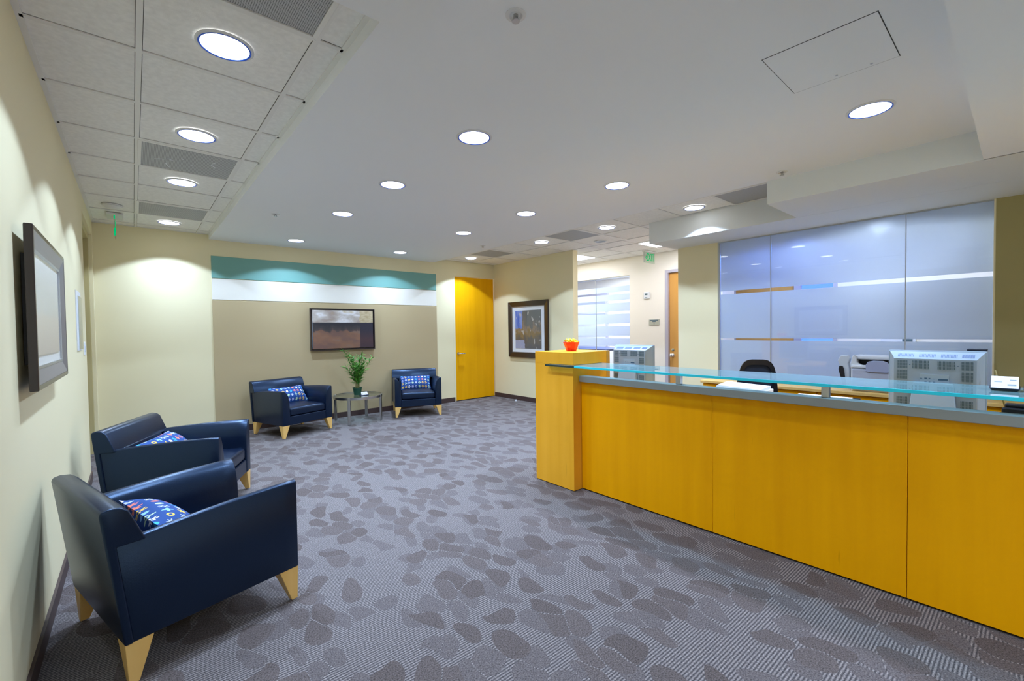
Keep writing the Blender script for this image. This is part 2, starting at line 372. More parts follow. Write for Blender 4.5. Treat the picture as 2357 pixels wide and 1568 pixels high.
def lathe(bm, c, prof, n=24, sx=1, sy=1, close=False):
    """prof: list of (r,z)"""
    rings = []
    for r, z in prof:
        if r < 1e-6: rings.append([bm.verts.new((c[0], c[1], c[2]+z))])
        else: rings.append([bm.verts.new((c[0]+sx*r*math.cos(2*math.pi*i/n), c[1]+sy*r*math.sin(2*math.pi*i/n), c[2]+z)) for i in range(n)])
    for A, B in zip(rings, rings[1:] + ([rings[0]] if close else [])):
        for i in range(n):
            j = (i+1) % n
            if len(A) == 1 and len(B) == 1: continue
            if len(A) == 1: bm.faces.new((A[0], B[j], B[i]))
            elif len(B) == 1: bm.faces.new((A[i], A[j], B[0]))
            else: bm.faces.new((A[i], A[j], B[j], B[i]))
def tube(bm, pts, r, n=6, r1=None):
    pts = [Vector(p) for p in pts]; rings = []
    for i, p in enumerate(pts):
        d = (pts[min(i+1, len(pts)-1)] - pts[max(i-1, 0)]).normalized()
        a = d.cross(Vector((0, 0, 1)))
        if a.length < 1e-3: a = d.cross(Vector((1, 0, 0)))
        a.normalize(); b = d.cross(a)
        rr = r if r1 is None else r + (r1-r)*i/(len(pts)-1)
        rings.append([bm.verts.new(p + rr*(math.cos(2*math.pi*k/n)*a + math.sin(2*math.pi*k/n)*b)) for k in range(n)])
    for A, B in zip(rings, rings[1:]):
        for k in range(n): bm.faces.new((A[k], A[(k+1) % n], B[(k+1) % n], B[k]))
    bm.faces.new(rings[0][::-1]); bm.faces.new(rings[-1])
def extrude_profile(bm, prof, fn0, fn1):
    """prof polygon (a,b); fn0/fn1 map (a,b) to the two end points"""
    A = [bm.verts.new(fn0(*p)) for p in prof]; B = [bm.verts.new(fn1(*p)) for p in prof]
    n = len(prof)
    for i in range(n): bm.faces.new((A[i], A[(i+1) % n], B[(i+1) % n], B[i]))
    bm.faces.new(A[::-1]); bm.faces.new(B)
def mk(name, bm, mat, parent=None, bevel=0, seg=2, smooth=False, kind=None, split=40, subd=0, recenter=True):
    bmesh.ops.recalc_face_normals(bm, faces=bm.faces)
    me = bpy.data.meshes.new(name); 
    off = Vector((0, 0, 0))
    if parent is None and recenter:
        xs = [v.co for v in bm.verts]
        lo = Vector([min(v[i] for v in xs) for i in range(3)]); hi = Vector([max(v[i] for v in xs) for i in range(3)])
        off = Vector(((lo.x+hi.x)/2, (lo.y+hi.y)/2, lo.z))
        bmesh.ops.translate(bm, verts=bm.verts, vec=-off)
    bm.to_mesh(me); bm.free()
    for x in (mat if isinstance(mat, (list, tuple)) else [mat]): me.materials.append(x)
    o = bpy.data.objects.new(name, me); COL.objects.link(o); o.location = off
    if parent: o.parent = parent
    if bevel:
        b = o.modifiers.new('bevel', 'BEVEL'); b.width = bevel; b.segments = seg; b.limit_method = 'ANGLE'; b.angle_limit = R(35)
    if subd:
        s = o.modifiers.new('sub', 'SUBSURF'); s.levels = subd; s.render_levels = subd
    if smooth or subd:
        for p in me.polygons: p.use_smooth = True
        if not subd:
            e = o.modifiers.new('split', 'EDGE_SPLIT'); e.split_angle = R(split)
    if kind: o['kind'] = kind
    return o
def bx(name, x0, x1, y0, y1, z0, z1, mat, parent=None, **k):
    """parent-local if parent given with loc; world coordinates are converted for unrotated parents"""
    bm = bmesh.new()
    p = parent.location if parent is not None and not k.pop('local', False) else Vector((0, 0, 0))
    q = parent
    while q is not None and q.parent is not None:
        q = q.parent; p = p + q.location
    box(bm, x0-p.x, x1-p.x, y0-p.y, y1-p.y, z0-p.z, z1-p.z)
    return mk(name, bm, mat, parent, **k)
def empty(name, loc, label=None, cat=None, group=None, rz=0, kind=None):
    o = bpy.data.objects.new(name, None); COL.objects.link(o); o.location = loc; o.rotation_euler = (0, 0, rz); o.empty_display_size = .1
    tag(o, label, cat, group, kind); return o
def tag(o, label=None, cat=None, group=None, kind=None):
    if label: o['label'] = label
    if cat: o['category'] = cat
    if group: o['group'] = group
    if kind: o['kind'] = kind
    return o
def struct(name, x0, x1, y0, y1, z0, z1, mat, label=None, cat=None, parent=None, **k):
    o = bx(name, x0, x1, y0, y1, z0, z1, mat, parent, **k); o['kind'] = 'structure'
    if label: o['label'] = label
    if cat: o['category'] = cat
    return o
def uvplane(name, p0, pu, pv, mat, parent, off=Vector((0, 0, 0))):
    """flat panel with uv; p0 corner, pu/pv edge vectors, thickness comes from the backing"""
    me = bpy.data.meshes.new(name)
    p0 = Vector(p0)-off; pu = Vector(pu); pv = Vector(pv)
    nrm = pu.cross(pv).normalized()*.004
    vs = [p0, p0+pu, p0+pu+pv, p0+pv]; vs += [v-nrm for v in vs]
    me.from_pydata([tuple(v) for v in vs], [], [(0, 1, 2, 3), (7, 6, 5, 4), (0, 4, 5, 1), (1, 5, 6, 2), (2, 6, 7, 3), (3, 7, 4, 0)])
    u = me.uv_layers.new(name='UVMap'); c = {0: (0, 0), 1: (1, 0), 2: (1, 1), 3: (0, 1)}
    for l in me.loops: u.data[l.index].uv = c[l.vertex_index % 4]
    me.materials.append(mat); o = bpy.data.objects.new(name, me); COL.objects.link(o); o.parent = parent
    return o
def frame_bars(bm, a0, a1, b0, b1, wd, fn, d0, d1, chamfer=None):
    """picture frame of four mitred bars in plane (a,b), depth d0 (wall) to d1 (front); inner front edge optionally at depth chamfer"""
    di = d1 if chamfer is None else chamfer
    out = [(a0, b0), (a1, b0), (a1, b1), (a0, b1)]; inn = [(a0+wd, b0+wd), (a1-wd, b0+wd), (a1-wd, b1-wd), (a0+wd, b1-wd)]
    for i in range(4):
        j = (i+1) % 4
        hexa(bm, [fn(*out[i], d0), fn(*out[j], d0), fn(*inn[j], d0), fn(*inn[i], d0)], [fn(*out[i], d1), fn(*out[j], d1), fn(*inn[j], di), fn(*inn[i], di)])

# ================================================================== STRUCTURE
struct('floor', -.6, 11, -4.2, 9.5, -.1, 0, M['carpet'], recenter=False)
# left wall with a recessed door near its far end
wl = struct('wall_left', XL-.2, XL, -4.2, 5.79, 0, 3, M['cream'])
bx('wall_section', XL-.2, XL, 5.79, 7.10, 2.56, 3, M['cream'], wl)
bx('wall_section', XL-.2, XL, 7.10, YB+.1, 0, 3, M['cream'], wl)
d = empty('door_3', (XL-.06, 6.445, 0), kind='structure')
bx('door_leaf', XL-.12, XL-.075, 5.85, 7.04, .01, 2.50, M['door_olive'], d)
bx('door_frame', XL-.13, XL-.03, 5.79, 5.85, 0, 2.56, M['door_olive'], d, bevel=.004)
bx('door_frame', XL-.13, XL-.03, 7.04, 7.10, 0, 2.56, M['door_olive'], d, bevel=.004)
bx('door_frame', XL-.13, XL-.03, 5.85, 7.04, 2.50, 2.56, M['door_olive'], d, bevel=.004)
# back wall
TX0, TX1 = .825, 4.331
wb = struct('wall_back', XL-.2, 4.71, YB, YB+.2, 0, 3, M['cream'])
bx('wall_section', 4.71, 5.9, YB, YB+.2, 2.445, 3, M['cream'], wb)
bx('wall_section', 5.76, 5.9, YB, YB+.2, 0, 2.445, M['cream'], wb)
for z0, z1, mt_, lb in ((2.143, 2.444, 'teal', 'teal painted panel along the top'), (1.849, 2.136, 'offwhite', 'white painted panel between teal and tan'), (.075, 1.841, 'tan', 'large tan painted panel')):
    o = bx('wall_panel', TX0, TX1, YB-.014, YB, z0, z1, M[mt_], wb, bevel=.003); o['label'] = lb
d = empty('door_1', (5.23, YB, 0), kind='structure')
bx('door_leaf', 4.757, 5.708, YB+.012, YB+.055, .012, 2.43, M['door'], d, bevel=.002)
bx('door_frame', 4.71, 4.75, YB-.002, YB+.1, 0, 2.445, M['cream'], d)
bx('threshold', 4.74, 5.72, YB-.004, YB+.1, 0, .008, M['black'], d)
bm = bmesh.new(); cy = YB-.0
hx, hz = 4.812, .933
tube(bm, [(hx-5.23, .012, hz), (hx-5.23, -.002, hz)], .027, 16)
tube(bm, [(hx-5.23, 0, hz), (hx-5.23, -.05, hz), (hx-5.22, -.058, hz), (hx-5.11, -.058, hz-.004)], .011, 10)
mk('door_handle', bm, M['chrome'], d, smooth=True)
# partition with the framed picture, and hall
struct('wall_partition', XP, 5.84, 5.036, YB, 0, 3, M['cream'])
struct('wall_column', XP, 5.86, 2.58, 3.123, 0, ZS+.3, M['cream'])
struct('wall_divider', 5.86, XH+.1, 3.03, 3.123, 0, 3, M['cream2'])
struct('wall_right', XP, 5.86, -4.2, .170, 0, ZS+.3, M['olive'])
wh = struct('wall_hall', XH, XH+.12, 3.123, 3.25, 0, 3, M['cream2'])
bx('wall_section', XH, XH+.12, 3.25, 4.17, 2.40, 3, M['cream2'], wh)
bx('wall_section', XH, XH+.12, 4.17, 4.92, 0, 3, M['cream2'], wh)
bx('wall_section', XH, XH+.12, 4.92, 9.4, 2.396, 3, M['cream2'], wh)
bx('wall_section', XH, XH+.12, 7.2, 9.4, 0, 2.396, M['cream2'], wh)
struct('wall_hall_end', 5.84, XH, 8.6, 8.7, 0, 3, M['cream2'])
wf = struct('wall_front', -.6, 6, -4.3, -4.2, 2.40, 3, M['cream'])
bx('wall_section', -.6, 6, -4.3, -4.2, 0, .12, M['cream'], wf)
g5 = empty('fill_window', (2.7, -4.25, 0), kind='structure')  # added unseen glazing that lets the world light in as fill
for k in range(6): bx('mullion', -.36+k*1.2, -.30+k*1.2, -4.28, -4.20, .12, 2.40, M['alu'], g5)
for k in range(5): bx('pane', -.30+k*1.2, .84+k*1.2, -4.245, -4.235, .12, 2.40, M['clear'], g5)
# baseboards
bh = .085
struct('baseboard_left', XL, XL+.012, -4.2, 5.79, 0, bh, M['base'])
bb = struct('baseboard_back', XL, 4.71, YB-.022, YB, 0, bh, M['base'])
struct('baseboard_partition', XP-.012, XP, 5.03, YB, 0, bh, M['base'])
struct('baseboard_column', XP-.012, XP, 2.58, 3.123, 0, bh, M['base'])
# ceilings
ceil = struct('ceiling', .807, 4.297, .18, YB, ZD, 2.83, M['white_paint'])
struct('ceiling_slab', -.6, 11, -4.3, 9.5, 2.83, 2.95, M['plenum'])
def quad_slab(name, pts, z0, z1, mat):
    bm = bmesh.new(); hexa(bm, [(x, y, z0) for x, y in pts], [(x, y, z1) for x, y in pts]); o = mk(name, bm, mat); o['kind'] = 'structure'; return o
quad_slab('ceiling_soffit', [(XL, -4.2), (.802, -4.2), (.802, 1.475), (XL, 1.50)], ZS, 2.83, M['white_paint'])
quad_slab('ceiling_soffit', [(.802, -4.2), (4.30, -4.2), (4.30, .187), (.802, .184)], ZS, 2.83, M['white_paint'])
quad_slab('ceiling_soffit', [(4.29, -4.2), (5.055, -4.2), (5.055, 1.497), (4.288, 1.497)], ZS, 2.83, M['soffit'])
quad_slab('ceiling_soffit', [(5.06, -4.2), (5.88, -4.2), (5.88, 3.163), (5.072, 3.163)], ZS+.002, 2.83, M['soffit'])
# tile ceiling: each tile and each runner a part
tg = empty('ceiling_grid', (0, 0, ZT), kind='structure')
tmesh = {}
def tile(x0, x1, y0, y1, mat='tile'):
    g = .0145; key = (round(x1-x0, 3), round(y1-y0, 3))
    if key not in tmesh:
        bm = bmesh.new(); a, b = (x1-x0)/2-g, (y1-y0)/2-g; box(bm, -a, a, -b, b, .006, .022)
        me = bpy.data.meshes.new('ceiling_tile'); bm.to_mesh(me); bm.free(); me.materials.append(M['tile']); tmesh[key] = me
    o = bpy.data.objects.new('ceiling_tile', tmesh[key]); COL.objects.link(o); o.parent = tg
    o.location = ((x0+x1)/2, (y0+y1)/2, random.uniform(0, .0015)); return o
def runner(x0, x1, y0, y1):
    bx('runner', x0, x1, y0, y1, ZT, ZT+.006, M['tbar'], tg)
ry = [1.45, 1.528] + [2.138+.6096*k for k in range(9)] + [YB]
lx = [XL, .054, .676, .807]
LV = [(1, 1), (5, 1), (8, 1)]          # (row, col) of the air grilles in the left strip
for j in range(len(ry)-1):
    for i in range(3):
        if (j, i) in LV: continue
        tile(lx[i], lx[i+1], ry[j], ry[j+1])
for x in (XL+.012, .054, .676, .807-.012): runner(x-.012, x+.012, 1.45, YB)
for y in ry[1:-1]+[YB-.012]:
    for i in range(3): runner(lx[i]+.012, lx[i+1]-.012, y-.012, y+.012)
rx = [4.297, 4.52, 5.13, 5.73]
ry2 = [1.50, 2.107, 2.727, 3.34, 3.954, 4.563, 5.2, 5.815, 6.43, 7.04, YB]
RV = [(0, 1), (4, 1), (7, 1)]
for j in range(len(ry2)-1):
    for i in range(3):
        if (j, i) in RV: continue
        x1 = rx[i+1]
        if i == 1 and j < 2: x1 = 5.07
        if i == 2 and j < 2: continue
        if i == 2 and j == 2: tile(5.13, 5.73, 3.15, 3.34); continue
        tile(rx[i], x1, ry2[j], ry2[j+1])
for x in (4.52, 5.13, 5.73): runner(x-.012, x+.012, 1.50 if x < 5 else 3.163, YB if x < 5.7 else 5.03)
for j, y in enumerate(ry2[1:-1]):
    for i in range(3):
        if y < 3.16 and i == 2: continue
        runner(rx[i]+.012, (5.06 if (i == 1 and y < 3.1) else rx[i+1]-.012), y-.012, y+.012)
hx_ = [5.73, 6.10, 6.71, XH]; hy_ = [3.123, 3.45, 4.06, 4.67, 5.28, 5.89, 6.50, 7.11, 7.72, 8.33, 8.6]
for j in range(len(hy_)-1):
    for i in range(3):
        if i == 1 and j in (0, 1, 4, 5): continue     # troffers
        tile(hx_[i] if not (i == 0 and hy_[j] > 5) else 5.84, hx_[i+1], hy_[j], hy_[j+1])
for x in (6.10, 6.71): runner(x-.012, x+.012, 3.123, 8.6)
for y in hy_[1:-1]:
    for i in range(3):
        if i == 1 and y in (3.45, 5.89): continue
        runner((5.85 if (i == 0 and y > 5) else hx_[i]+.012), hx_[i+1]-.012, y-.012, y+.012)
# air grilles
def vent(x0, x1, y0, y1, label):
    v = empty('air_grille', ((x0+x1)/2, (y0+y1)/2, ZT-.004), label, 'vent', 'air grilles in the tile ceiling')
    bm = bmesh.new(); a, b = (x1-x0)/2-.003, (y1-y0)/2-.003
    frame_bars(bm, -a, a, -b, b, .022, lambda u, w_, d_: (u, w_, d_), .012, 0)
    mk('grille_frame', bm, M['tbar'], v, bevel=.002)
    bm = bmesh.new(); box(bm, -a+.022, a-.022, -b+.022, b-.022, .006, .009); mk('grille_face', bm, M['grille'], v)
vent(.054, .676, 1.528, 2.138, 'perforated grey air grille in the left tile strip, nearest the camera')
vent(.054, .676, ry[5], ry[6], 'perforated grey air grille in the left tile strip, middle one with white marks')
vent(.054, .676, ry[8], ry[9], 'grey air grille in the left tile strip, closest to the tan wall')
vent(4.52, 5.07, 1.50, 2.107, 'grey air grille tucked beside the stepped soffit near the frosted glass')
vent(4.52, 5.13, 3.954, 4.563, 'grey square air grille next to the round ceiling speaker')
vent(4.52, 5.13, 5.815, 6.43, 'grey square air grille above the partition with the dark-framed print')
t = bpy.data.objects['air_grille.001']
for (x, y, l_, a) in ((-.14, .12, .10, 1.25), (-.15, .03, .07, 2.6), (-.13, .0, .05, .7), (.02, .06, .02, .3), (.14, -.04, .07, 1.0), (.16, -.10, .03, 2.2), (-.05, -.06, .02, .9)):
    bm = bmesh.new(); c, s_ = math.cos(a)*l_, math.sin(a)*l_; nx_, ny_ = -math.sin(a)*.004, math.cos(a)*.004
    hexa(bm, [(x-nx_, y-ny_, .003), (x+c, y+s_, .003), (x+c+nx_, y+s_+ny_, .003), (x+nx_, y+ny_, .003)], [(x-nx_, y-ny_, .0055), (x+c, y+s_, .0055), (x+c+nx_, y+s_+ny_, .0055), (x+nx_, y+ny_, .0055)])
    mk('white_scuff', bm, M['paper'], t)
# recessed downlights; the reflector sends most light straight down (cosine-power beam)
def beam(l, k):
    l.use_nodes = True; N, L = l.node_tree.nodes, l.node_tree.links
    e = N['Emission']; tc = N.new('ShaderNodeTexCoord'); sp = N.new('ShaderNodeSeparateXYZ'); L.new(tc.outputs['Normal'], sp.inputs[0])
    a = N.new('ShaderNodeMath'); a.operation = 'ABSOLUTE'; L.new(sp.outputs[2], a.inputs[0])
    q = N.new('ShaderNodeMath'); q.operation = 'POWER'; q.inputs[1].default_value = k; L.new(a.outputs[0], q.inputs[0])
    L.new(q.outputs[0], e.inputs['Strength'])
def can(x, y, z, label, row, spot=True):
    t = empty('ceiling_light', (x, y, z), label, 'ceiling light', row)
    bm = bmesh.new(); lathe(bm, (0, 0, 0), [(.107, -.006), (.118, -.002), (.118, .001), (.100, .001), (.100, -.004)], 40, close=True); mk('trim_ring', bm, M['white_metal'], t, smooth=True)
    bm = bmesh.new(); lathe(bm, (0, 0, 0), [(.099, -.0062), (.1065, -.0064), (.104, -.001), (.096, -.002)], 40, close=True); mk('rim', bm, M['blue_fringe'], t, smooth=True)
    bm = bmesh.new(); cyl(bm, (0, 0), .0985, -.004, -.001, 40); mk('lens', bm, M['lamp'], t)
    if spot:
        l = bpy.data.lights.new('downlight_lamp', 'SPOT'); l.energy = SPOT_W; l.color = SPOT_COL; l.spot_size = R(PLASTER_ANG if z < ZT else TILE_ANG); l.spot_blend = SPOT_BLEND; l.shadow_soft_size = .05; beam(l, 1.8)
        o = bpy.data.objects.new('downlight_lamp', l); COL.objects.link(o); o.parent = t; o.location = (0, 0, -.012)
    return t
nth = ['nearest the camera', 'second from the camera', 'third from the camera', 'farthest, by the back wall']
for i, y in enumerate((2.447, 3.663, 4.868, 6.711)): can(.36, y, ZT, f'round recessed downlight in the left tile strip, {nth[i]}', 'downlights in the left tile strip')
for i, y in enumerate((2.394, 3.606, 4.818, 6.611)): can(1.75, y, ZD, f'round recessed downlight in the plaster ceiling, row toward the chairs, {nth[i]}', 'downlights in the plaster ceiling, chair side')
nth5 = ['nearest, beside the access hatch', 'second from the camera', 'third from the camera', 'fourth from the camera', 'farthest, before the wooden door']
for i, y in enumerate((.611, 2.393, 3.595, 4.815, 6.616)): can((3.359, 3.322, 3.318, 3.32, 3.317)[i], y, ZD, f'round recessed downlight in the plaster ceiling, row toward the desk, {nth5[i]}', 'downlights in the plaster ceiling, desk side')
nth4 = ['nearest, next to the soffit', 'second, beside the grille and speaker', 'third, between two grilles', 'farthest, above the wooden door']
for i, y in enumerate((2.43, 3.633, 4.869, 6.74)): can(4.81, y, ZT, f'round recessed downlight in the right tile strip, {nth4[i]}', 'downlights in the right tile strip')
# the rows go on behind the camera
for x, y in ((1.75, -1.0), (3.32, -1.0), (.36, -1.0), (.36, -2.4), (1.75, -2.4), (3.32, -2.4)):
    can(x, y, ZS, 'round recessed downlight in the lowered ceiling behind the camera', 'downlights behind the camera')

# ================================================================== FROSTED GLASS WALL and the room behind
GX = 5.735
g = empty('window_1', (GX, 1.37, 0), kind='structure')
SE = [2.556, 1.9655, .762, .180]
for a, b in zip(SE, SE[1:]):
    bx('pane', GX, GX+.012, b+.003, a-.003, .03, ZS-.006, M['clear'], g)
    for z0, z1 in ((.03, 1.212), (1.238, 1.795), (1.838, ZS-.006)):
        bx('frosted_film', GX+.0125, GX+.0145, b+.004, a-.004, z0, z1, M['frost'], g)
bx('frame_channel', GX-.012, GX+.024, .172, 2.575, ZS-.008, ZS+.001, M['alu'], g)
bx('frame_channel', GX-.012, GX+.024, .172, 2.575, 0, .03, M['alu'], g)
bx('frame_channel', GX-.014, GX+.026, 2.556, 2.580, .03, ZS, M['alu'], g)
bx('frame_channel', GX-.014, GX+.026, .168, .182, .03, ZS, M['cream'], g)
for y in SE[1:3]: bx('seam', GX-.001, GX+.0135, y-.0028, y+.0028, .03, ZS-.008, M['alu'], g)
# room behind
OX = 7.6
wo = struct('wall_office', OX, OX+.1, -2.5, 1.74, 0, 2.9, M['cream2'])
bx('wall_section', OX, OX+.1, 1.74, 3.2, 2.12, 2.9, M['cream2'], wo)
bx('wall_section', OX, OX+.1, 3.17, 3.3, 0, 2.12, M['cream2'], wo)
struct('wall_office_side', XP, OX, -2.6, -2.5, 0, 2.9, M['cream2'])
struct('ceiling_office', 5.88, OX, -2.5, 3.03, 2.464, 2.53, M['white_paint'])
d = empty('door_2', (OX, 2.74, 0), kind='structure')
bx('door_leaf', OX+.01, OX+.05, 2.275, 3.13, .01, 2.08, M['doorh'], d)
for y0, y1 in ((3.13, 3.17), (2.215, 2.275)): bx('door_frame', OX-.02, OX+.1, y0, y1, 0, 2.12, M['steel_frame'], d)
bx('door_frame', OX-.02, OX+.1, 2.275, 3.13, 2.08, 2.12, M['steel_frame'], d)
g3 = empty('window_3', (OX, 1.97, 0), kind='structure')
bx('pane', OX+.03, OX+.04, 1.785, 2.19, .3, 2.10, M['daylight'], g3)
for y0, y1 in ((1.735, 1.785), (2.185, 2.215)): bx('window_frame', OX-.02, OX+.09, y0, y1, 0, 2.12, M['steel_frame'], g3)
bx('window_frame', OX-.02, OX+.09, 1.785, 2.185, 2.08, 2.12, M['steel_frame'], g3)
bx('window_frame', OX-.02, OX+.09, 1.785, 2.185, .2, .3, M['steel_frame'], g3)
o = bx('wall_panel_box', OX-.05, OX, .90, 1.25, 1.05, 1.42, M['white_pl'], None, bevel=.01); o.name = 'control_panel'
tag(o, 'white wall panel with small dark screen seen through the lower clear strip', 'control panel')
bx('screen', OX-.054, OX-.048, .93, 1.03, 1.12, 1.30, M['slot'], o)
for (x, y, e, c) in ((5.99, 1.0, 150, (.80, .88, 1)), (6.45, 1.85, 62, (.10, .27, 1)), (6.9, -1.4, 40, (.85, .92, 1))):  # the blue lamp and the deep one are added to light the frosted film
    t = empty('ceiling_light', (x, y, 2.464), {5.99: 'round downlight just behind the frosted glass, glowing through its middle pane', 6.45: 'added blue lamp behind the frosted glass, tinting its middle blue', 6.9: 'added lamp deep in the room behind the frosted glass, out of view'}[x], 'ceiling light', 'downlights behind the frosted glass')
    bm = bmesh.new(); lathe(bm, (0, 0, 0), [(.10, -.006), (.118, -.002), (.118, .001), (.098, .001)], 24, close=True); mk('trim_ring', bm, M['white_metal'], t, smooth=True)
    bm = bmesh.new(); cyl(bm, (0, 0), .098, -.004, -.001, 24); mk('lens', bm, M['lamp_dim'], t)
    l = bpy.data.lights.new('downlight_lamp', 'SPOT'); l.energy = e; l.color = c; l.spot_size = R(172); l.spot_blend = .15; l.shadow_soft_size = .09
    q = bpy.data.objects.new('downlight_lamp', l); COL.objects.link(q); q.parent = t; q.location = (0, 0, -.02)

# ================================================================== HALL: window, door, troffers, signs
g = empty('window_2', (XH, 6.1, 0), kind='structure')
for y0, y1 in ((4.925, 5.765), (5.771, 7.19)):
    bx('pane', XH+.05, XH+.06, y0, y1, .05, 2.385, M['clear'], g)
    for z0, z1 in ((2.10, 2.211), (1.934, 2.058), (1.719, 1.886), (1.478, 1.669), (1.237, 1.428), (1.03, 1.187)):
        bx('frosted_film', XH+.0605, XH+.062, y0+.002, y1-.002, z0, z1, M['frost2'], g)
bx('seam', XH+.048, XH+.062, 5.765, 5.771, .05, 2.385, M['alu'], g)
bx('window_frame', XH+.02, XH+.09, 4.92, 7.2, 2.385, 2.396, M['alu'], g)
bx('window_frame', XH+.02, XH+.09, 4.92, 7.2, 0, .05, M['alu'], g)
# office beyond the hall window
struct('wall_meeting', 9.9, 10, 3.2, 9.5, 0, 2.9, M['cream2'])
struct('wall_meeting_side', XH+.12, 10, 3.9, 4.0, 0, 2.9, M['cream2'])
struct('wall_meeting_far', XH+.12, 10, 9.4, 9.5, 0, 2.9, M['cream2'])
struct('ceiling_meeting', XH+.12, 10, 3.9, 9.5, 2.72, 2.78, M['white_paint'])
g4 = empty('window_4', (9.88, 8.2, 0), kind='structure')
bx('pane', 9.86, 9.87, 7.5, 9.3, .6, 2.3, M['daylight2'], g4)
for k in range(9): bx('blind_slat', 9.80, 9.84, 7.5, 9.3, .72+k*.18, .80+k*.18, M['white_pl'], g4)
bx('window_frame', 9.83, 9.9, 7.42, 7.5, .5, 2.4, M['steel_frame'], g4)
bx('window_frame', 9.83, 9.9, 7.5, 9.3, 2.3, 2.4, M['steel_frame'], g4)
t = empty('meeting_table', (8.3, 6.9, 0), 'dark blue topped table inside the glazed hall office', 'table')
bx('table_top', 7.75, 8.8, 5.9, 8.3, .89, .93, M['dark_blue_top'], t, bevel=.01)
bx('pedestal', 8.1, 8.5, 6.4, 7.8, 0, .89, M['white_pl'], t)
l = bpy.data.lights.new('office_fill_light', 'AREA'); l.shape = 'RECTANGLE'; l.size = 1.2; l.size_y = .6; l.energy = 135; l.color = (.72, .82, 1)  # added area light without a fixture, brightens the hall window films
o = bpy.data.objects.new('office_fill_light', l); COL.objects.link(o); o.location = (8.6, 6.5, 2.70)
# hall door
d = empty('door_4', (XH, 3.71, 0), kind='structure')
bx('door_leaf', XH+.03, XH+.075, 3.31, 4.11, .01, 2.345, M['doorh'], d)
for y0, y1 in ((3.25, 3.30), (4.115, 4.17)): bx('door_frame', XH-.02, XH+.12, y0, y1, 0, 2.35, M['steel_frame'], d)
bx('door_frame', XH-.02, XH+.12, 3.25, 4.17, 2.35, 2.40, M['steel_frame'], d)
bm = bmesh.new(); lathe(bm, (0, 0, 0), [(0, 0), (.032, 0), (.03, .012), (.012, .02), (.012, .04), (.03, .052), (.032, .07), (.02, .082), (0, .084)], 18)
bmesh.ops.rotate(bm, verts=bm.verts, cent=(0, 0, 0), matrix=Matrix.Rotation(R(-90), 3, 'Y')); bmesh.ops.translate(bm, verts=bm.verts, vec=(.03, 4.045-3.71, .895))
mk('door_knob', bm, M['chrome'], d, smooth=True)
bm = bmesh.new(); lathe(bm, (0, 0, 0), [(0, 0), (.028, 0), (.026, .012), (0, .014)], 18)
bmesh.ops.rotate(bm, verts=bm.verts, cent=(0, 0, 0), matrix=Matrix.Rotation(R(-90), 3, 'Y')); bmesh.ops.translate(bm, verts=bm.verts, vec=(.03, 4.045-3.71, .99))
mk('deadbolt', bm, M['chrome'], d, smooth=True)
# troffers
for y0, y1, lb in ((3.135, 4.05, 'white fluorescent troffer in the hall ceiling, half hidden by the soffit'), (5.29, 6.49, 'white fluorescent troffer in the hall ceiling behind the partition')):
    t = empty('ceiling_light', (6.405, (y0+y1)/2, ZT), lb, 'ceiling light', 'hall fluorescent troffers')
    bm = bmesh.new(); b_ = (y1-y0)/2; frame_bars(bm, -.29, .29, -b_, b_, .02, lambda u, v, d_: (u, v, d_), .03, 0); mk('troffer_frame', bm, M['tbar'], t)
    bm = bmesh.new(); box(bm, -.27, .27, -b_+.02, b_-.02, .004, .01); mk('diffuser', bm, M['troffer'], t)
    bm = bmesh.new()
    for k in (-.09, .09): box(bm, k-.004, k+.004, -b_+.02, b_-.02, .001, .004)
    mk('louver', bm, M['white_metal'], t)
# thermostat and plaque
t = empty('thermostat', (XH-.03, 4.54, 1.925), 'white thermostat with small dark display on hall wall', 'thermostat')
bx('housing', XH-.03, XH, 4.48, 4.60, 1.915, 2.045, M['white_pl'], t, bevel=.012)
bx('display', XH-.032, XH-.029, 4.515, 4.57, 1.985, 2.015, M['slot'], t)
bx('button', XH-.033, XH-.029, 4.52, 4.565, 1.935, 1.95, M['grey_pl'], t)
t = empty('door_plaque', (XH-.01, 4.395, 1.44), 'small grey plaque with lines of lettering beside hall door', 'sign')
bx('plate', XH-.012, XH, 4.29, 4.50, 1.43, 1.54, M['alu'], t, bevel=.003)
for z, a, b in ((1.513, 4.31, 4.48), (1.488, 4.36, 4.43)):
    bx('lettering', XH-.0135, XH-.0118, a, b, z, z+.014, M['ink'], t)
bx('raised_dots', XH-.0135, XH-.0118, 4.385, 4.40, 1.45, 1.462, M['ink'], t)

def text_mesh(name, body, size, mat, parent, loc, rot, ext=.002, sx=1.0):
    c = bpy.data.curves.new(name, 'FONT'); c.body = body; c.size = size; c.extrude = ext; c.align_x = 'CENTER'; c.align_y = 'CENTER'
    c.offset = -size*.004
    o = bpy.data.objects.new(name, c); COL.objects.link(o)
    dg = bpy.context.evaluated_depsgraph_get(); me = bpy.data.meshes.new_from_object(o.evaluated_get(dg))
    bpy.data.objects.remove(o); me.materials.clear(); me.materials.append(mat)
    q = bpy.data.objects.new(name, me); COL.objects.link(q); q.parent = parent; q.location = loc; q.rotation_euler = rot; q.scale = (sx, 1, 1); return q
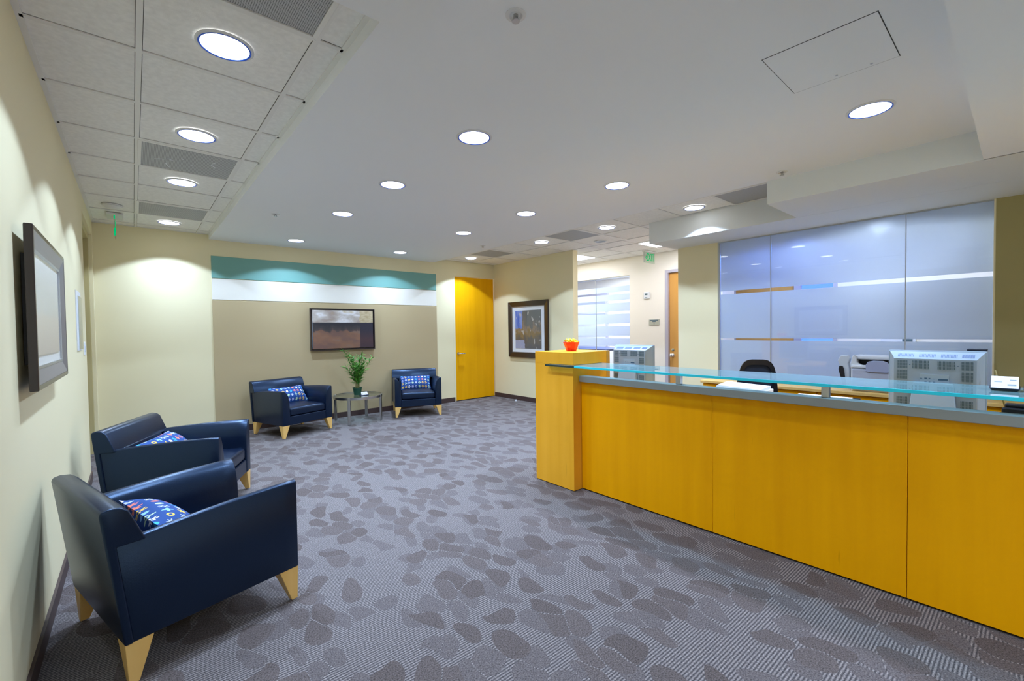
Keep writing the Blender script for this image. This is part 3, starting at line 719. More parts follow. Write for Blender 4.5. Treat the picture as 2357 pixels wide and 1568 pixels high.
# exit signs: clear edge-lit plates hung from the ceiling
t = empty('exit_sign', (6.90, 4.30, 2.51), 'clear hanging sign with green EXIT lettering in the hall', 'exit sign')
bx('plate', 6.735, 7.065, 4.296, 4.304, 2.515, 2.705, M['exit_plate'], t)
bx('canopy', 6.72, 7.08, 4.27, 4.33, 2.704, 2.722, M['white_metal'], t)
text_mesh('lettering', 'EXIT', .19, M['exit_green'], t, (.02, -.006, .10), (R(90), 0, 0), sx=.62)
bm = bmesh.new(); extrude_profile(bm, [(-.135, .10), (-.11, .13), (-.103, .122), (-.120, .10), (-.103, .078), (-.11, .07)], lambda a, b: (a, -.009, b), lambda a, b: (a, -.005, b)); mk('arrow', bm, M['exit_green'], t)
bx('edge_strip', 6.728, 6.735, 4.292, 4.308, 2.515, 2.705, M['alu'], t)
t = empty('exit_sign', (-.125, 6.62, 2.47), 'clear exit sign seen edge-on, hanging from the left tile strip', 'exit sign')
bx('plate', -.1285, -.1215, 6.52, 6.80, 2.48, 2.705, M['exit_plate'], t)
bx('canopy', -.19, -.06, 6.50, 6.82, 2.704, 2.722, M['white_metal'], t)
bx('green_edge', -.131, -.119, 6.512, 6.520, 2.475, 2.560, M['exit_green'], t)
bx('green_edge', -.131, -.119, 6.512, 6.520, 2.66, 2.70, M['exit_green'], t)
text_mesh('lettering', 'EXIT', .17, M['exit_green'], t, (.0045, .04, .12), (R(90), 0, R(90)), .001, sx=.62)
# smoke detector dome, ceiling speaker
t = empty('smoke_detector', (-.133, 6.15, ZT), 'pale shallow dome on a left strip ceiling tile', 'detector')
bm = bmesh.new(); lathe(bm, (0, 0, 0), [(.075, 0), (.073, -.012), (.05, -.03), (0, -.036)], 28); mk('dome', bm, M['white_metal'], t, smooth=True)
bm = bmesh.new(); cyl(bm, (0, 0), .085, -.006, .002, 28); mk('base_ring', bm, M['white_metal'], t)
t = empty('ceiling_speaker', (5.49, 4.27, ZT), 'round pale speaker grille in a tile by the partition end', 'speaker')
bm = bmesh.new(); lathe(bm, (0, 0, 0), [(.098, .002), (.098, -.004), (.085, -.008), (.078, -.004), (.078, .002)], 30, close=True); mk('trim_ring', bm, M['white_metal'], t, smooth=True)
bm = bmesh.new(); cyl(bm, (0, 0), .080, -.005, .002, 30); mk('speaker_grille', bm, M['grey_pl'], t)
bx('cross_bar', 5.49-.08, 5.49+.08, 4.265, 4.275, ZT-.008, ZT-.004, M['white_metal'], t)
# sprinklers
for x, y, lb in ((1.214, 1.362, 'sprinkler head in white cup, nearest in plaster ceiling'), (1.195, 5.275, 'sprinkler head in plaster ceiling above the tan wall side'), (4.06, 5.377, 'small sprinkler head in plaster ceiling close to right tile strip'), (4.126, 1.327, 'sprinkler head in plaster ceiling beside the stepped soffit')):
    t = empty('sprinkler', (x, y, ZD), lb, 'sprinkler', 'ceiling sprinklers')
    bm = bmesh.new(); lathe(bm, (0, 0, 0), [(.042, .001), (.042, -.003), (.028, -.006), (.02, -.001), (.02, .001)], 24, close=True); mk('escutcheon', bm, M['white_metal'], t, smooth=True)
    bm = bmesh.new(); cyl(bm, (0, 0), .010, -.012, 0, 10)
    for k in range(2): box(bm, -.012+k*.019, -.007+k*.019, -.003, .003, -.024, -.010)
    mk('sprinkler_body', bm, M['steel'], t)
    bm = bmesh.new(); cyl(bm, (0, 0), .017, -.027, -.024, 12); mk('deflector', bm, M['steel'], t)
# access hatch
t = empty('access_hatch', (2.56, .62, ZD), 'flush rectangular access panel in the plaster ceiling', 'hatch')
hp = [(2.326, .837), (2.338, .400), (2.808, .397), (2.797, .840)]
hp = [(x-2.56, y-.62) for x, y in hp]
sh = lambda k: [(x*k, y*k) for x, y in hp]
bm = bmesh.new()
a, b = sh(1.0), sh(.975)
for i in range(4):
    j = (i+1) % 4
    hexa(bm, [(*a[i], -.001), (*a[j], -.001), (*b[j], -.001), (*b[i], -.001)], [(*a[i], .004), (*a[j], .004), (*b[j], .004), (*b[i], .004)])
mk('shadow_gap', bm, M['plenum'], t)
bm = bmesh.new(); c_ = sh(.985); hexa(bm, [(x, y, -.002) for x, y in c_], [(x, y, .004) for x, y in c_]); mk('panel', bm, M['white_paint'], t)
for p in ((.215, -.12), (.205, .02)):
    bm = bmesh.new(); cyl(bm, p, .006, -.004, -.001, 10); mk('screw', bm, M['steel'], t)

# ================================================================== RECEPTION DESK
t = empty('reception_desk', (3.0, 1.0, 0), 'long amber wood reception desk with glass transaction top and taller end pier', 'desk')
YE = -2.3
ys = [2.472, 1.346, .372, -.6, -1.6, YE]
for a, b in zip(ys, ys[1:]): bx('front_panel', 2.90, 2.925, b+.0012, a-.0012, 0.012, .932, M['desk'], t, bevel=.001)
bx('plinth', 2.93, 2.96, YE, 2.47, 0, .93, M['black'], t)
pier = bx('pier', 2.80, 3.30, 2.475, 2.935, .006, 1.058, M['pier'], t, bevel=.0015)
bx('pier_cap', 2.80, 3.30, 2.475, 2.935, 1.076, 1.180, M['pier'], t, bevel=.0015)
bx('pier_core', 2.80, 3.30, 2.758, 2.935, 1.058, 1.076, M['pier'], t)
bx('pier_core', 3.19, 3.30, 2.475, 2.758, 1.058, 1.076, M['pier'], t)
bx('pier_side_panel', 3.255, 3.301, 2.472, 2.476, .75, 1.1795, M['pierside'], t)
bx('aluminium_ledge', 2.868, 2.955, YE, 2.468, .931, .981, M['alu_dull'], t, bevel=.003)
for y in (1.588, .718, -.15, -1.02): bx('glass_post', 2.90, 2.935, y-.018, y+.018, .981, 1.058, M['steel'], t, bevel=.002)
gl = bx('glass_top', 2.755, 3.185, YE, 2.752, 1.0585, 1.0745, M['counter'], t)
bx('glass_edge_shaded', 2.749, 2.755, 2.42, 2.755, 1.0585, 1.0745, M['glass_shaded'], t, bevel=.0012)
e = bx('glass_edge', 2.749, 2.755, YE, 2.42, 1.0585, 1.0745, M['counter_edge_lit'], t, bevel=.0012)
bx('glass_edge', 2.749, 2.80, 2.752, 2.757, 1.0585, 1.0745, M['glass_shaded'], t)
bx('worktop', 2.96, 3.75, YE, 2.47, .77, .80, M['pier'], t, bevel=.002)
bx('side_panel', 3.0, 3.72, 2.42, 2.46, 0, .77, M['pier'], t)

# bowl of wrapped sweets on the pier
t = empty('sweets_bowl', (3.047, 2.71, 1.18), 'small red bowl on top of the desk pier', 'bowl')
bm = bmesh.new(); lathe(bm, (0, 0, 0), [(0, 0), (.046, 0), (.05, .01), (.078, .082), (.074, .083), (.045, .012), (0, .01)], 10); mk('bowl_body', bm, M['red'], t, smooth=True, split=25)
random.seed(3)
for k in range(26):
    a = random.uniform(0, 6.28); r = .062*math.sqrt(random.random()); z = 1.18+.072+random.uniform(0, .022)+.018*(1-r/.06)
    bm = bmesh.new(); lathe(bm, (0, 0, 0), [(0, -.008), (.010, -.003), (.010, .004), (0, .009)], 8)
    for s in (-1, 1):
        v = [bm.verts.new(q) for q in ((s*.008, 0, 0), (s*.024, -.009, .004), (s*.026, 0, .007), (s*.024, .009, .002))]; bm.faces.new(v)
    me_o = mk('sweet', bm, M['yellow'] if k % 7 else M['paper'], None, recenter=False); me_o.location = (3.047+r*math.cos(a), 2.71+r*math.sin(a), z); me_o.rotation_euler = (random.uniform(-.9, .9), random.uniform(-.9, .9), random.uniform(0, 6))
    tag(me_o, 'twist-wrapped sweet heaped in the red bowl', 'sweet', 'wrapped sweets in the red bowl')

# monitors (backs toward the lobby), local +X = away from the lobby
def monitor(yc, label, W, z0):
    t = empty('computer_monitor', (3.46, yc, z0), label, 'monitor', 'computer monitors on the desk')
    L_ = lambda x0, x1, y0, y1, a, b, n, mt_, **k: bx(n, x0, x1, y0, y1, a, b, mt_, t, local=True, **k)
    w2 = W/2; zt = 1.226-z0; zb = .862-z0
    L_(.075, .105, -w2, w2, zb, zt, 'bezel', M['silver_pl'], bevel=.006)
    L_(.105, .108, -w2+.02, w2-.02, zb+.02, zt-.02, 'screen', M['black'])
    # rear shell: flat back, concave flared sides and top
    bm = bmesh.new(); rings = []
    for u, x in ((0, .076), (.2, .055), (.5, .03), (.85, .006), (1, 0)):
        k = 1-(1-u)**2
        ww = w2-.006-.030*k; za = zt-.006-.040*k; zbb = zb+.006+.02*k
        rings.append([bm.verts.new(p) for p in ((x, -ww, zbb), (x, ww, zbb), (x, ww, za), (x, -ww, za))])
    for A, B in zip(rings, rings[1:]):
        for i in range(4): bm.faces.new((A[i], A[(i+1) % 4], B[(i+1) % 4], B[i]))
    bm.faces.new(rings[-1]); bm.faces.new(rings[0][::-1])
    mk('rear_shell', bm, M['silver_pl'], t, smooth=True, split=50)
    ww = w2-.036; za = zt-.046
    bm = bmesh.new(); H = za-zb-.03
    def block(y0, y1, z0_, z1_, n, x=-.0012):
        for i in range(n):
            yy = y0+(y1-y0)*(i+.5)/n; hw = abs(y1-y0)/n*.22
            m_ = 3
            for q in range(m_):
                za_ = z0_+(z1_-z0_)*q/m_; box(bm, x, .002, yy-hw, yy+hw, za_+.0012, za_+(z1_-z0_)/m_-.0012)
    for s in (-1, 1):
        a0, a1 = s*ww*.93, s*ww*.64
        block(a0, a1, zb+.03+H*.80, zb+.03+H*.97, 10); block(a0, a1, zb+.03+H*.58, zb+.03+H*.77, 10); block(a0, a1, zb+.03+H*.30, zb+.03+H*.52, 9); block(a0, a1, zb+.03+H*.06, zb+.03+H*.22, 9)
        block(s*ww*.52, s*ww*.10, zb+.03+H*.80, zb+.03+H*.97, 13)
    mk('vent_slots', bm, M['slot'], t, kind='stuff')
    bm = bmesh.new()
    for blk in ((-.95, -.66), (-.56, -.16), (-.04, .38), (.5, .93)):
        n = 12
        for i in range(n):
            yy = ww*(blk[0]+(blk[1]-blk[0])*(i+.5)/n); hw = .0013
            za2 = zt-.036-.006+.0012; zb2 = zt-.0204-.006+.0052; hexa(bm, [(.030, yy-hw, zt-.044), (.030, yy+hw, zt-.044), (.056, yy+hw, zt-.028), (.056, yy-hw, zt-.028)], [(.029, yy-hw, zt-.0352), (.029, yy+hw, zt-.0352), (.055, yy+hw, zt-.0192), (.055, yy-hw, zt-.0192)])
    mk('top_vent_slots', bm, pm('blue_slot', (.10, .15, .30), .6), t, kind='stuff')
    lb = L_(-.002, 0, -.065, .055, zb+.03+H*.24, zb+.03+H*.70, 'rating_label', M['label'])
    bm = bmesh.new(); random.seed(5)
    for i in range(4):
        for j in range(6):
            if random.random() < .8:
                yy = .05-i*.018; zz = zb+.03+H*(.28+.065*j); box(bm, -.003, -.0015, yy-.006*random.uniform(.5, 1), yy+.004, zz, zz+.006*random.uniform(.4, 1.2))
    box(bm, -.003, -.0015, -.06, -.022, zb+.03+H*.585, zb+.03+H*.62)
    for j in range(7): box(bm, -.003, -.0015, -.06, -.024-.01*random.random(), zb+.03+H*(.28+.04*j), zb+.03+H*(.28+.04*j)+.002)
    mk('label_print', bm, M['ink'], t, kind='stuff')
    for y in (-.55, .55):
        for z in (.88, .42, .32):
            bm = bmesh.new(); tube(bm, [(-.002, y*ww*1.06, zb+.03+H*z), (.003, y*ww*1.06, zb+.03+H*z)], .0028, 10); mk('screw', bm, M['ink'], t)
    bm = bmesh.new(); hexa(bm, [(-.06, -.105, 0.012), (-.02, -.105, .012), (-.02, .105, .012), (-.06, .105, .012)], [(-.022, -.083, .245), (-.002, -.083, .245), (-.002, .083, .245), (-.022, .083, .245)]); mk('stand_neck', bm, M['grey_pl'], t, bevel=.004)
    L_(-.075, .13, -.14, .14, 0, .014, 'stand_base', M['grey_pl'], bevel=.006)
    return t
monitor(2.378, 'grey computer monitor seen from behind, near the desk pier', .415, .80)
monitor(.338, 'grey computer monitor seen from behind, toward the right end of the desk', .415, .80)

# business cards on the glass top
def card_holder(y0, y1, label):
    yc = (y0+y1)/2
    t = empty('business_card_holder', (2.99, yc, 1.0748), label, 'card holder', 'card holders on the glass top')
    b = (y1-y0)/2
    bm = bmesh.new()
    hexa(bm, [(-.022, -b+.006, 0), (.055, -b+.006, 0), (.055, b-.006, 0), (-.022, b-.006, 0)], [(-.040, -b-.004, .013), (.062, -b-.004, .020), (.062, b+.004, .020), (-.040, b+.004, .013)])
    hexa(bm, [(.040, -b, .018), (.055, -b, .018), (.055, b, .018), (.040, b, .018)], [(.046, -b, .052), (.058, -b, .052), (.058, b, .052), (.046, b, .052)])
    mk('holder_base', bm, M['navy_plastic'], t, bevel=.002)
    A_, B_ = Vector((-.034, 0, .0145)), Vector((.016, 0, .058)); D_ = Vector((.020, 0, .004))
    bm = bmesh.new(); y_ = Vector((0, b-.002, 0)); hexa(bm, [tuple(v) for v in (A_-y_, A_+D_-y_, A_+D_+y_, A_+y_)], [tuple(v) for v in (B_-y_, B_+D_-y_, B_+D_+y_, B_+y_)])
    mk('card_stack', bm, M['paper'], t)
    n = Vector((-.0435, 0, .050)).normalized()
    def bar(u0, u1, v0, v1):
        bm_ = bmesh.new(); P = lambda u, v, h: tuple(A_ + (B_-A_)*v + Vector((0, b*(1-2*u), 0)) + n*h)
        hexa(bm_, [P(u0, v0, -.0005), P(u1, v0, -.0005), P(u1, v1, -.0005), P(u0, v1, -.0005)], [P(u0, v0, .0005), P(u1, v0, .0005), P(u1, v1, .0005), P(u0, v1, .0005)])
        return bm_
    mk('lettering', bar(.68, .9, .74, .82), M['label'], t); mk('lettering', bar(.14, .42, .55, .6), M['label'], t); mk('lettering', bar(.6, .9, .25, .38), M['label'], t)
card_holder(.012, .100, 'black holder with a stack of white business cards on the glass counter')
card_holder(-.085, -.003, 'second card holder, cut off by the picture edge, on the glass counter')
# things behind the ledge
t = empty('telephone', (3.33, -.13, .80), 'black box-shaped telephone under the glass at the right end', 'telephone')
bm = bmesh.new(); hexa(bm, [(-.12, -.2, 0), (.12, -.2, 0), (.12, .2, 0), (-.12, .2, 0)], [(-.10, -.2, .17), (.11, -.2, .12), (.11, .2, .12), (-.10, .2, .17)]); mk('body', bm, M['black'], t, bevel=.01)
bm = bmesh.new(); box(bm, -.09, -.03, -.19, .19, .165, .185); mk('receiver', bm, M['black'], t, bevel=.008)
t = empty('paper_tray', (3.37, 1.34, .80), 'white tray holding folded printed papers behind the desk ledge', 'paper tray')
bm = bmesh.new(); hexa(bm, [(-.1, -.16, 0), (.12, -.16, 0), (.12, .16, 0), (-.1, .16, 0)], [(-.11, -.165, .125), (.12, -.165, .13), (.12, .165, .135), (-.11, .165, .125)]); mk('tray_box', bm, M['paper'], t, bevel=.003)
bm = bmesh.new(); hexa(bm, [(-.09, -.15, .128), (.11, -.15, .128), (.11, .16, .128), (-.09, .16, .128)], [(-.08, -.15, .140), (.11, -.15, .15), (.11, .155, .162), (-.08, .15, .15)]); mk('folded_sheet', bm, M['paper'], t)
bm = bmesh.new()
for k in range(3): hexa(bm, [(-.1125, .10-.03*k, .05), (-.1125, .13-.03*k, .09), (-.1135, .13-.03*k, .10), (-.1135, .10-.03*k, .06)], [(-.1105, .10-.03*k, .05), (-.1105, .13-.03*k, .09), (-.1105, .13-.03*k, .10), (-.1105, .10-.03*k, .06)])
mk('printed_mark', bm, M['grey_pl'], t)
t = empty('paper_stack', (3.40, .86, .80), 'loose stack of white papers behind the desk ledge by the glass post', 'papers')
for k in range(5):
    bm = bmesh.new(); a = random.uniform(-.12, .12); c, s = math.cos(a), math.sin(a)
    q = [(-.10, -.15), (.10, -.15), (.10, .15), (-.10, .15)]; q = [(c*x-s*y, s*x+c*y) for x, y in q]
    hexa(bm, [(x, y, .023*k) for x, y in q], [(x, y, .023*k+.022) for x, y in q]); mk('paper_sheaf', bm, M['paper'], t, bevel=.001)
bm = bmesh.new(); tube(bm, [(3.49, .10, 1.13), (3.46, .085, 1.06), (3.45, .07, .98), (3.47, .05, .88), (3.5, .04, .806)], .004, 6); o = mk('cable', bm, pm('tan_cable', (.25, .19, .05), .5)); tag(o, 'thin tan cable hanging beside the right monitor', 'cable')

# credenza along the frosted glass
t = empty('credenza', (5.42, .5, 0), 'low amber wood credenza under the frosted glass wall', 'credenza')
bx('top', 5.12, 5.715, -1.6, 2.52, .722, .752, M['maple'], t, bevel=.004)
bx('carcass', 5.17, 5.71, -1.58, 2.50, .06, .722, M['desk'], t)
bx('kick', 5.20, 5.70, -1.55, 2.48, 0, .06, M['black'], t)
for y1, y0 in ((2.50, 1.99), (1.985, 1.345), (1.34, .72), (.715, .1), (.095, -.55), (-.555, -1.57)):
    for z1, z0 in ((.715, .48), (.475, .07)):
        f = bx('drawer', 5.150, 5.170, y0+.002, y1-.002, z0, z1, M['desk'], t, bevel=.001)
        yc = (y0+y1)/2
        if y1 < 1.5:
            bx('handle', 5.128, 5.138, yc-.04, yc+.04, z1-.032, z1-.020, M['chrome'], f, bevel=.002)
            bx('lock', 5.142, 5.151, yc-.022, yc-.008, z1-.058, z1-.044, M['chrome'], f)
# laser printer with handset
t = empty('laser_printer', (5.38, .80, .752), 'white and grey laser fax printer with side handset on the credenza', 'printer')
Lp = lambda n, x0, x1, y0, y1, a, b, mt_, **k: bx(n, x0, x1, y0, y1, a, b, mt_, t, local=True, **k)
Lp('body', -.16, .17, -.26, .285, 0, .225, M['white_pl'], bevel=.012, seg=3)
Lp('front_cover', -.18, -.155, -.25, .275, .012, .215, pm('printer_grey', (.46, .48, .58), .45), bevel=.012, seg=3)
Lp('upper_strip', -.182, -.15, -.255, .28, .224, .250, M['white_pl'], bevel=.006)
bm = bmesh.new(); extrude_profile(bm, [(.285, .22), (.285, .27), (.272, .325), (.258, .345), (.248, .33), (.235, .27), (.20, .25), (-.26, .25), (-.26, .22)], lambda a, b: (-.17, a, b), lambda a, b: (-.12, a, b)); mk('tray_surround', bm, M['white_pl'], t, bevel=.004)
Lp('output_tray', -.13, .16, -.25, .245, .226, .235, M['black'])
Lp('scanner_lid', -.11, .17, -.26, .25, .30, .335, M['white_pl'], bevel=.01)
Lp('tray_back', .0, .02, -.25, .25, .23, .30, M['black'])
Lp('tray_side', -.12, .17, .25, .285, .225, .335, M['white_pl'], bevel=.006)
bm = bmesh.new(); extrude_profile(bm, [(.165, .20), (.165, .255), (.15, .285), (.11, .297), (.04, .297), (.01, .285), (-.01, .255), (-.01, .20), (.01, .19), (.145, .19)], lambda a, b: (-.196, a, b), lambda a, b: (-.178, a, b)); mk('paper_stop', bm, pm('smoked_plastic', (.36, .39, .55), .3), t, bevel=.003)
hs = pm('handset_grey', (.62, .66, .72), .4)
bm = bmesh.new(); extrude_profile(bm, [(.300, .03), (.32, .02), (.35, .13), (.372, .22), (.385, .262), (.395, .285), (.372, .335), (.315, .337), (.30, .30), (.31, .26), (.30, .2)], lambda a, b: (-.14, a, b), lambda a, b: (-.06, a, b)); mk('handset_cradle', bm, hs, t, bevel=.008)
bm = bmesh.new(); extrude_profile(bm, [(.322, .03), (.345, .03), (.385, .20), (.378, .235), (.352, .235), (.340, .2)], lambda a, b: (-.155, a, b), lambda a, b: (-.138, a, b)); mk('handset', bm, M['black'], t, bevel=.005)
# task chairs
def task_chair(x, y, rz, label, zt, wd=.2):
    t = empty('task_chair', (x, y, 0), label, 'office chair', None, rz)
    # local: +X is where the sitter faces; back at -X
    bm = bmesh.new(); rings = []; n = 26
    def ring(k, dx):
        out = []
        for i in range(n):
            a = 2*math.pi*i/n; cx, sn = math.cos(a), math.sin(a)
            p = .5; yy = wd*k*math.copysign(abs(cx)**p, cx); zz = .235*k*math.copysign(abs(sn)**p, sn)
            yy *= 1-.18*(zz/.235)
            out.append(bm.verts.new((-.20+dx+.35*yy*yy-.10*(zz/.235)*.5, yy, zt-.24+zz)))
        return out
    A, B, C_, D = ring(1, 0), ring(1, -.03), ring(.80, -.035), ring(.80, .005)
    for P_, Q in ((A, B), (B, C_), (C_, D), (D, A)):
        for i in range(n): bm.faces.new((P_[i], P_[(i+1) % n], Q[(i+1) % n], Q[i]))
    mk('back_frame', bm, M['black'], t, smooth=True, split=60)
    bm = bmesh.new(); A = ring(.81, -.010); B = ring(.81, -.016); bm.faces.new(A[::-1]); bm.faces.new(B)
    for i in range(n): bm.faces.new((A[i], A[(i+1) % n], B[(i+1) % n], B[i]))
    mk('back_mesh', bm, M['mesh'], t)
    bm = bmesh.new(); box(bm, -.22, .25, -.235, .235, .44, .51); mk('seat', bm, M['mesh'], t, bevel=.03, seg=3)
    bm = bmesh.new(); tube(bm, [(-.245, 0, zt-.36), (-.27, 0, .62), (-.22, 0, .45), (-.05, 0, .42)], .028, 8); mk('back_support', bm, M['black'], t, smooth=True)
    bm = bmesh.new(); cyl(bm, (0, 0), .03, .10, .44, 12); mk('gas_column', bm, M['black'], t, smooth=True)
    for k in range(5):
        a = 2*math.pi*k/5; bm = bmesh.new(); tube(bm, [(.02*math.cos(a), .02*math.sin(a), .12), (.29*math.cos(a), .29*math.sin(a), .07)], .024, 8, .016); mk('base_arm', bm, M['black'], t)
        bm = bmesh.new(); q = Vector((.29*math.cos(a), .29*math.sin(a), .03)); tg_ = Vector((-math.sin(a), math.cos(a), 0))*.02; tube(bm, [q-tg_, q+tg_], .029, 12); mk('caster', bm, M['black'], t)
    return t
task_chair(4.55, 1.71, R(28), 'black mesh-back office chair standing against the frosted glass credenza', 1.085, .165)
task_chair(4.32, .44, R(178), 'black office chair mostly hidden behind the right monitor', 1.10)
t = empty('desk_fan_heater', (5.46, .26, .752), 'black flat-topped appliance peeking over the right monitor', 'appliance')
t.name = 'desktop_speaker'
t['category'] = 'speaker'; t['label'] = 'black flat-topped speaker peeking over the right monitor'
bm = bmesh.new(); box(bm, -.06, .06, -.055, .055, 0, .395); mk('cabinet', bm, M['black'], t, bevel=.008)
bm = bmesh.new(); box(bm, -.064, .064, -.059, .059, .395, .412); mk('top_cap', bm, M['navy_plastic'], t, bevel=.005)

# ================================================================== ARMCHAIRS
CF, CRb, CB, CW, CWB, CZB, CZF, CZR, CZT = .371, .33, .391, .369, .376, .173, .623, .58, .721
def urear(z): return -(CRb+(CB-CRb)*(z-CZB)/(CZT-CZB))
def arm_bm(s):
    bm = bmesh.new(); rings = []
    N_ = 10
    for k in range(N_+1):
        q = k/N_
        zt = CZR + (CZF-CZR)*(1-(1-q)**1.9)
        pr = [(CW, CZB), (CW, zt-.012), (CW-.006, zt-.003), (CW-.018, zt), (CW-.038, zt-.006), (CW-.062, zt-.032), (CW-.082, zt-.075), (CW-.096, zt-.14), (CW-.102, .30), (CW-.102, CZB)]
        rings.append([bm.verts.new((urear(z)+.026+(CF-urear(z)-.026)*q, s*v, z)) for v, z in pr])
    n = len(rings[0])
    for A, B in zip(rings, rings[1:]):
        for i in range(n): bm.faces.new((A[i], A[(i+1) % n], B[(i+1) % n], B[i]))
    bm.faces.new(rings[0]); bm.faces.new(rings[-1][::-1]); return bm
def make_chair(label, x, y, ang):
    t = empty('armchair', (x, y, 0), label, 'armchair', 'navy leather armchairs', R(ang))
    for s in (-1, 1): mk('arm', arm_bm(s), M['leather'], t, bevel=.006, seg=2, smooth=True, split=60)
    bm = bmesh.new(); box(bm, -.31, CF-.004, -CW+.102, CW-.102, CZB, .286); mk('seat_base', bm, M['leather'], t, bevel=.006)
    # back
    bm = bmesh.new(); a = CW-.102; ur = urear
    hexa(bm, [(ur(CZB)+.02, -a, CZB+.002), (ur(CZB)+.13, -a, CZB+.002), (ur(CZB)+.13, a, CZB+.002), (ur(CZB)+.02, a, CZB+.002)], [(ur(CZR)+.02, -a, CZR), (ur(CZR)+.125, -a, CZR), (ur(CZR)+.125, a, CZR), (ur(CZR)+.02, a, CZR)])
    z0 = CZR-.012
    prof = [(ur(CZB), CZB), (ur(CZT-.02)-.003, CZT-.02), (ur(CZT)+.004, CZT-.004), (ur(CZT)+.03, CZT+.003), (ur(CZT)+.065, CZT-.003), (ur(CZT)+.088, CZT-.022), (ur(z0)+.122, z0), (ur(z0)+.03, z0), (ur(CZB)+.03, CZB)]
    extrude_profile(bm, prof, lambda u, z: (u, -CWB, z), lambda u, z: (u, CWB, z))
    mk('backrest', bm, M['leather'], t, bevel=.008, seg=3, smooth=True, split=50)
    # seat cushion, crowned
    bm = bmesh.new(); nx, ny = 8, 8; g_ = {}
    x0, x1, a = -.25, CF-.008, CW-.104
    def cz(i, j):
        fx, fy = i/nx*2-1, j/ny*2-1
        return .392 + .022*(1-fx**4)*(1-fy**4)
    for i in range(nx+1):
        for j in range(ny+1):
            xx, yy = x0+(x1-x0)*i/nx, -a+2*a*j/ny
            g_[i, j, 1] = bm.verts.new((xx, yy, cz(i, j))); g_[i, j, 0] = bm.verts.new((xx, yy, .288))
    for i in range(nx):
        for j in range(ny):
            bm.faces.new([g_[q[0], q[1], 1] for q in ((i, j), (i+1, j), (i+1, j+1), (i, j+1))]); bm.faces.new([g_[q[0], q[1], 0] for q in ((i, j+1), (i+1, j+1), (i+1, j), (i, j))])
    for i in range(nx):
        bm.faces.new((g_[i, 0, 0], g_[i+1, 0, 0], g_[i+1, 0, 1], g_[i, 0, 1])); bm.faces.new((g_[i+1, ny, 0], g_[i, ny, 0], g_[i, ny, 1], g_[i+1, ny, 1]))
    for j in range(ny):
        bm.faces.new((g_[nx, j, 0], g_[nx, j+1, 0], g_[nx, j+1, 1], g_[nx, j, 1])); bm.faces.new((g_[0, j+1, 0], g_[0, j, 0], g_[0, j, 1], g_[0, j+1, 1]))
    mk('seat_cushion', bm, M['leather'], t, bevel=.026, seg=4, smooth=True, split=70)
    for fx in (1, -1):
        for s in (1, -1):
            bm = bmesh.new()
            if fx == 1: X = (CF-.095, CF-.002, CF-.036, CF-.006)
            else: X = (-CRb+.095, -CRb+.002, -CRb+.045, -CRb+.012)
            Y = (s*(CW-.095), s*(CW-.002), s*(CW-.036), s*(CW-.006))
            q = lambda xa, xb, ya, yb, z: [(xa, ya, z), (xb, ya, z), (xb, yb, z), (xa, yb, z)]
            hexa(bm, q(X[2], X[3], Y[2], Y[3], .008), q(X[0], X[1], Y[0], Y[1], CZB+.001))
            lg = mk('leg', bm, M['maple'], t, bevel=.0025)
            bm = bmesh.new(); cyl(bm, ((X[2]+X[3])/2, (Y[2]+Y[3])/2), .011, 0, .009, 12); mk('glide', bm, M['chrome'], lg)
    return t
def copy_tree(o, parent=None):
    c = o.copy(); COL.objects.link(c); c.parent = parent
    for ch in list(o.children): copy_tree(ch, c)
    return c
CH_ = [('navy leather armchair nearest the camera, seen from behind its side', .165, 2.703, 15.07), ('navy leather armchair behind the nearest one, turned toward the tan wall side', .272, 4.317, -24.97),
       ('navy leather armchair left of the glass side table', 1.660, 6.675, -71.2), ('navy leather armchair right of the side table, beside the wooden door', 3.598, 6.685, -112.8)]
CH_[1] = ('navy leather armchair second from the camera, against the left wall', .272, 4.317, -24.97)
c0 = make_chair(*CH_[0]); chairs = [c0]
for lb, x, y, a in CH_[1:]:
    c = copy_tree(c0); c.location = (x, y, 0); c.rotation_euler = (0, 0, R(a)); c['label'] = lb; chairs.append(c)
# lumbar pillows
def pillow_mesh(W=.50, H=.27, T=.155):
    me = bpy.data.meshes.new('lumbar_pillow'); nx, ny = 22, 12; V, Fc, UV = [], [], []
    for side in (1, -1):
        for i in range(nx+1):
            for j in range(ny+1):
                u, v = i/nx*2-1, j/ny*2-1
                t_ = T/2*((1-abs(u)**3.2)*(1-abs(v)**2.6))**.78
                k = 1-.05*(1-abs(v))*abs(u)**2; k2 = 1-.06*(1-abs(u))*abs(v)**2
                V.append((side*t_, u*W/2*k, v*H/2*k2)); UV.append((i/nx, j/ny))
    st = (nx+1)*(ny+1)
    for s in (0, 1):
        for i in range(nx):
            for j in range(ny):
                a = s*st+i*(ny+1)+j; q = (a, a+ny+1, a+ny+2, a+1); Fc.append(q if s == 0 else q[::-1])
    me.from_pydata(V, [], Fc); u = me.uv_layers.new(name='UVMap')
    for l in me.loops: u.data[l.index].uv = UV[l.vertex_index]
    for p in me.polygons: p.use_smooth = True
    me.materials.append(M['pillow']); return me
pmesh = pillow_mesh()
PL = ['blue pillow with flower print in the nearest armchair', 'blue flower-print pillow in the armchair second from the camera', 'blue flower-print pillow in the armchair left of the side table', 'blue flower-print pillow in the armchair by the wooden door']
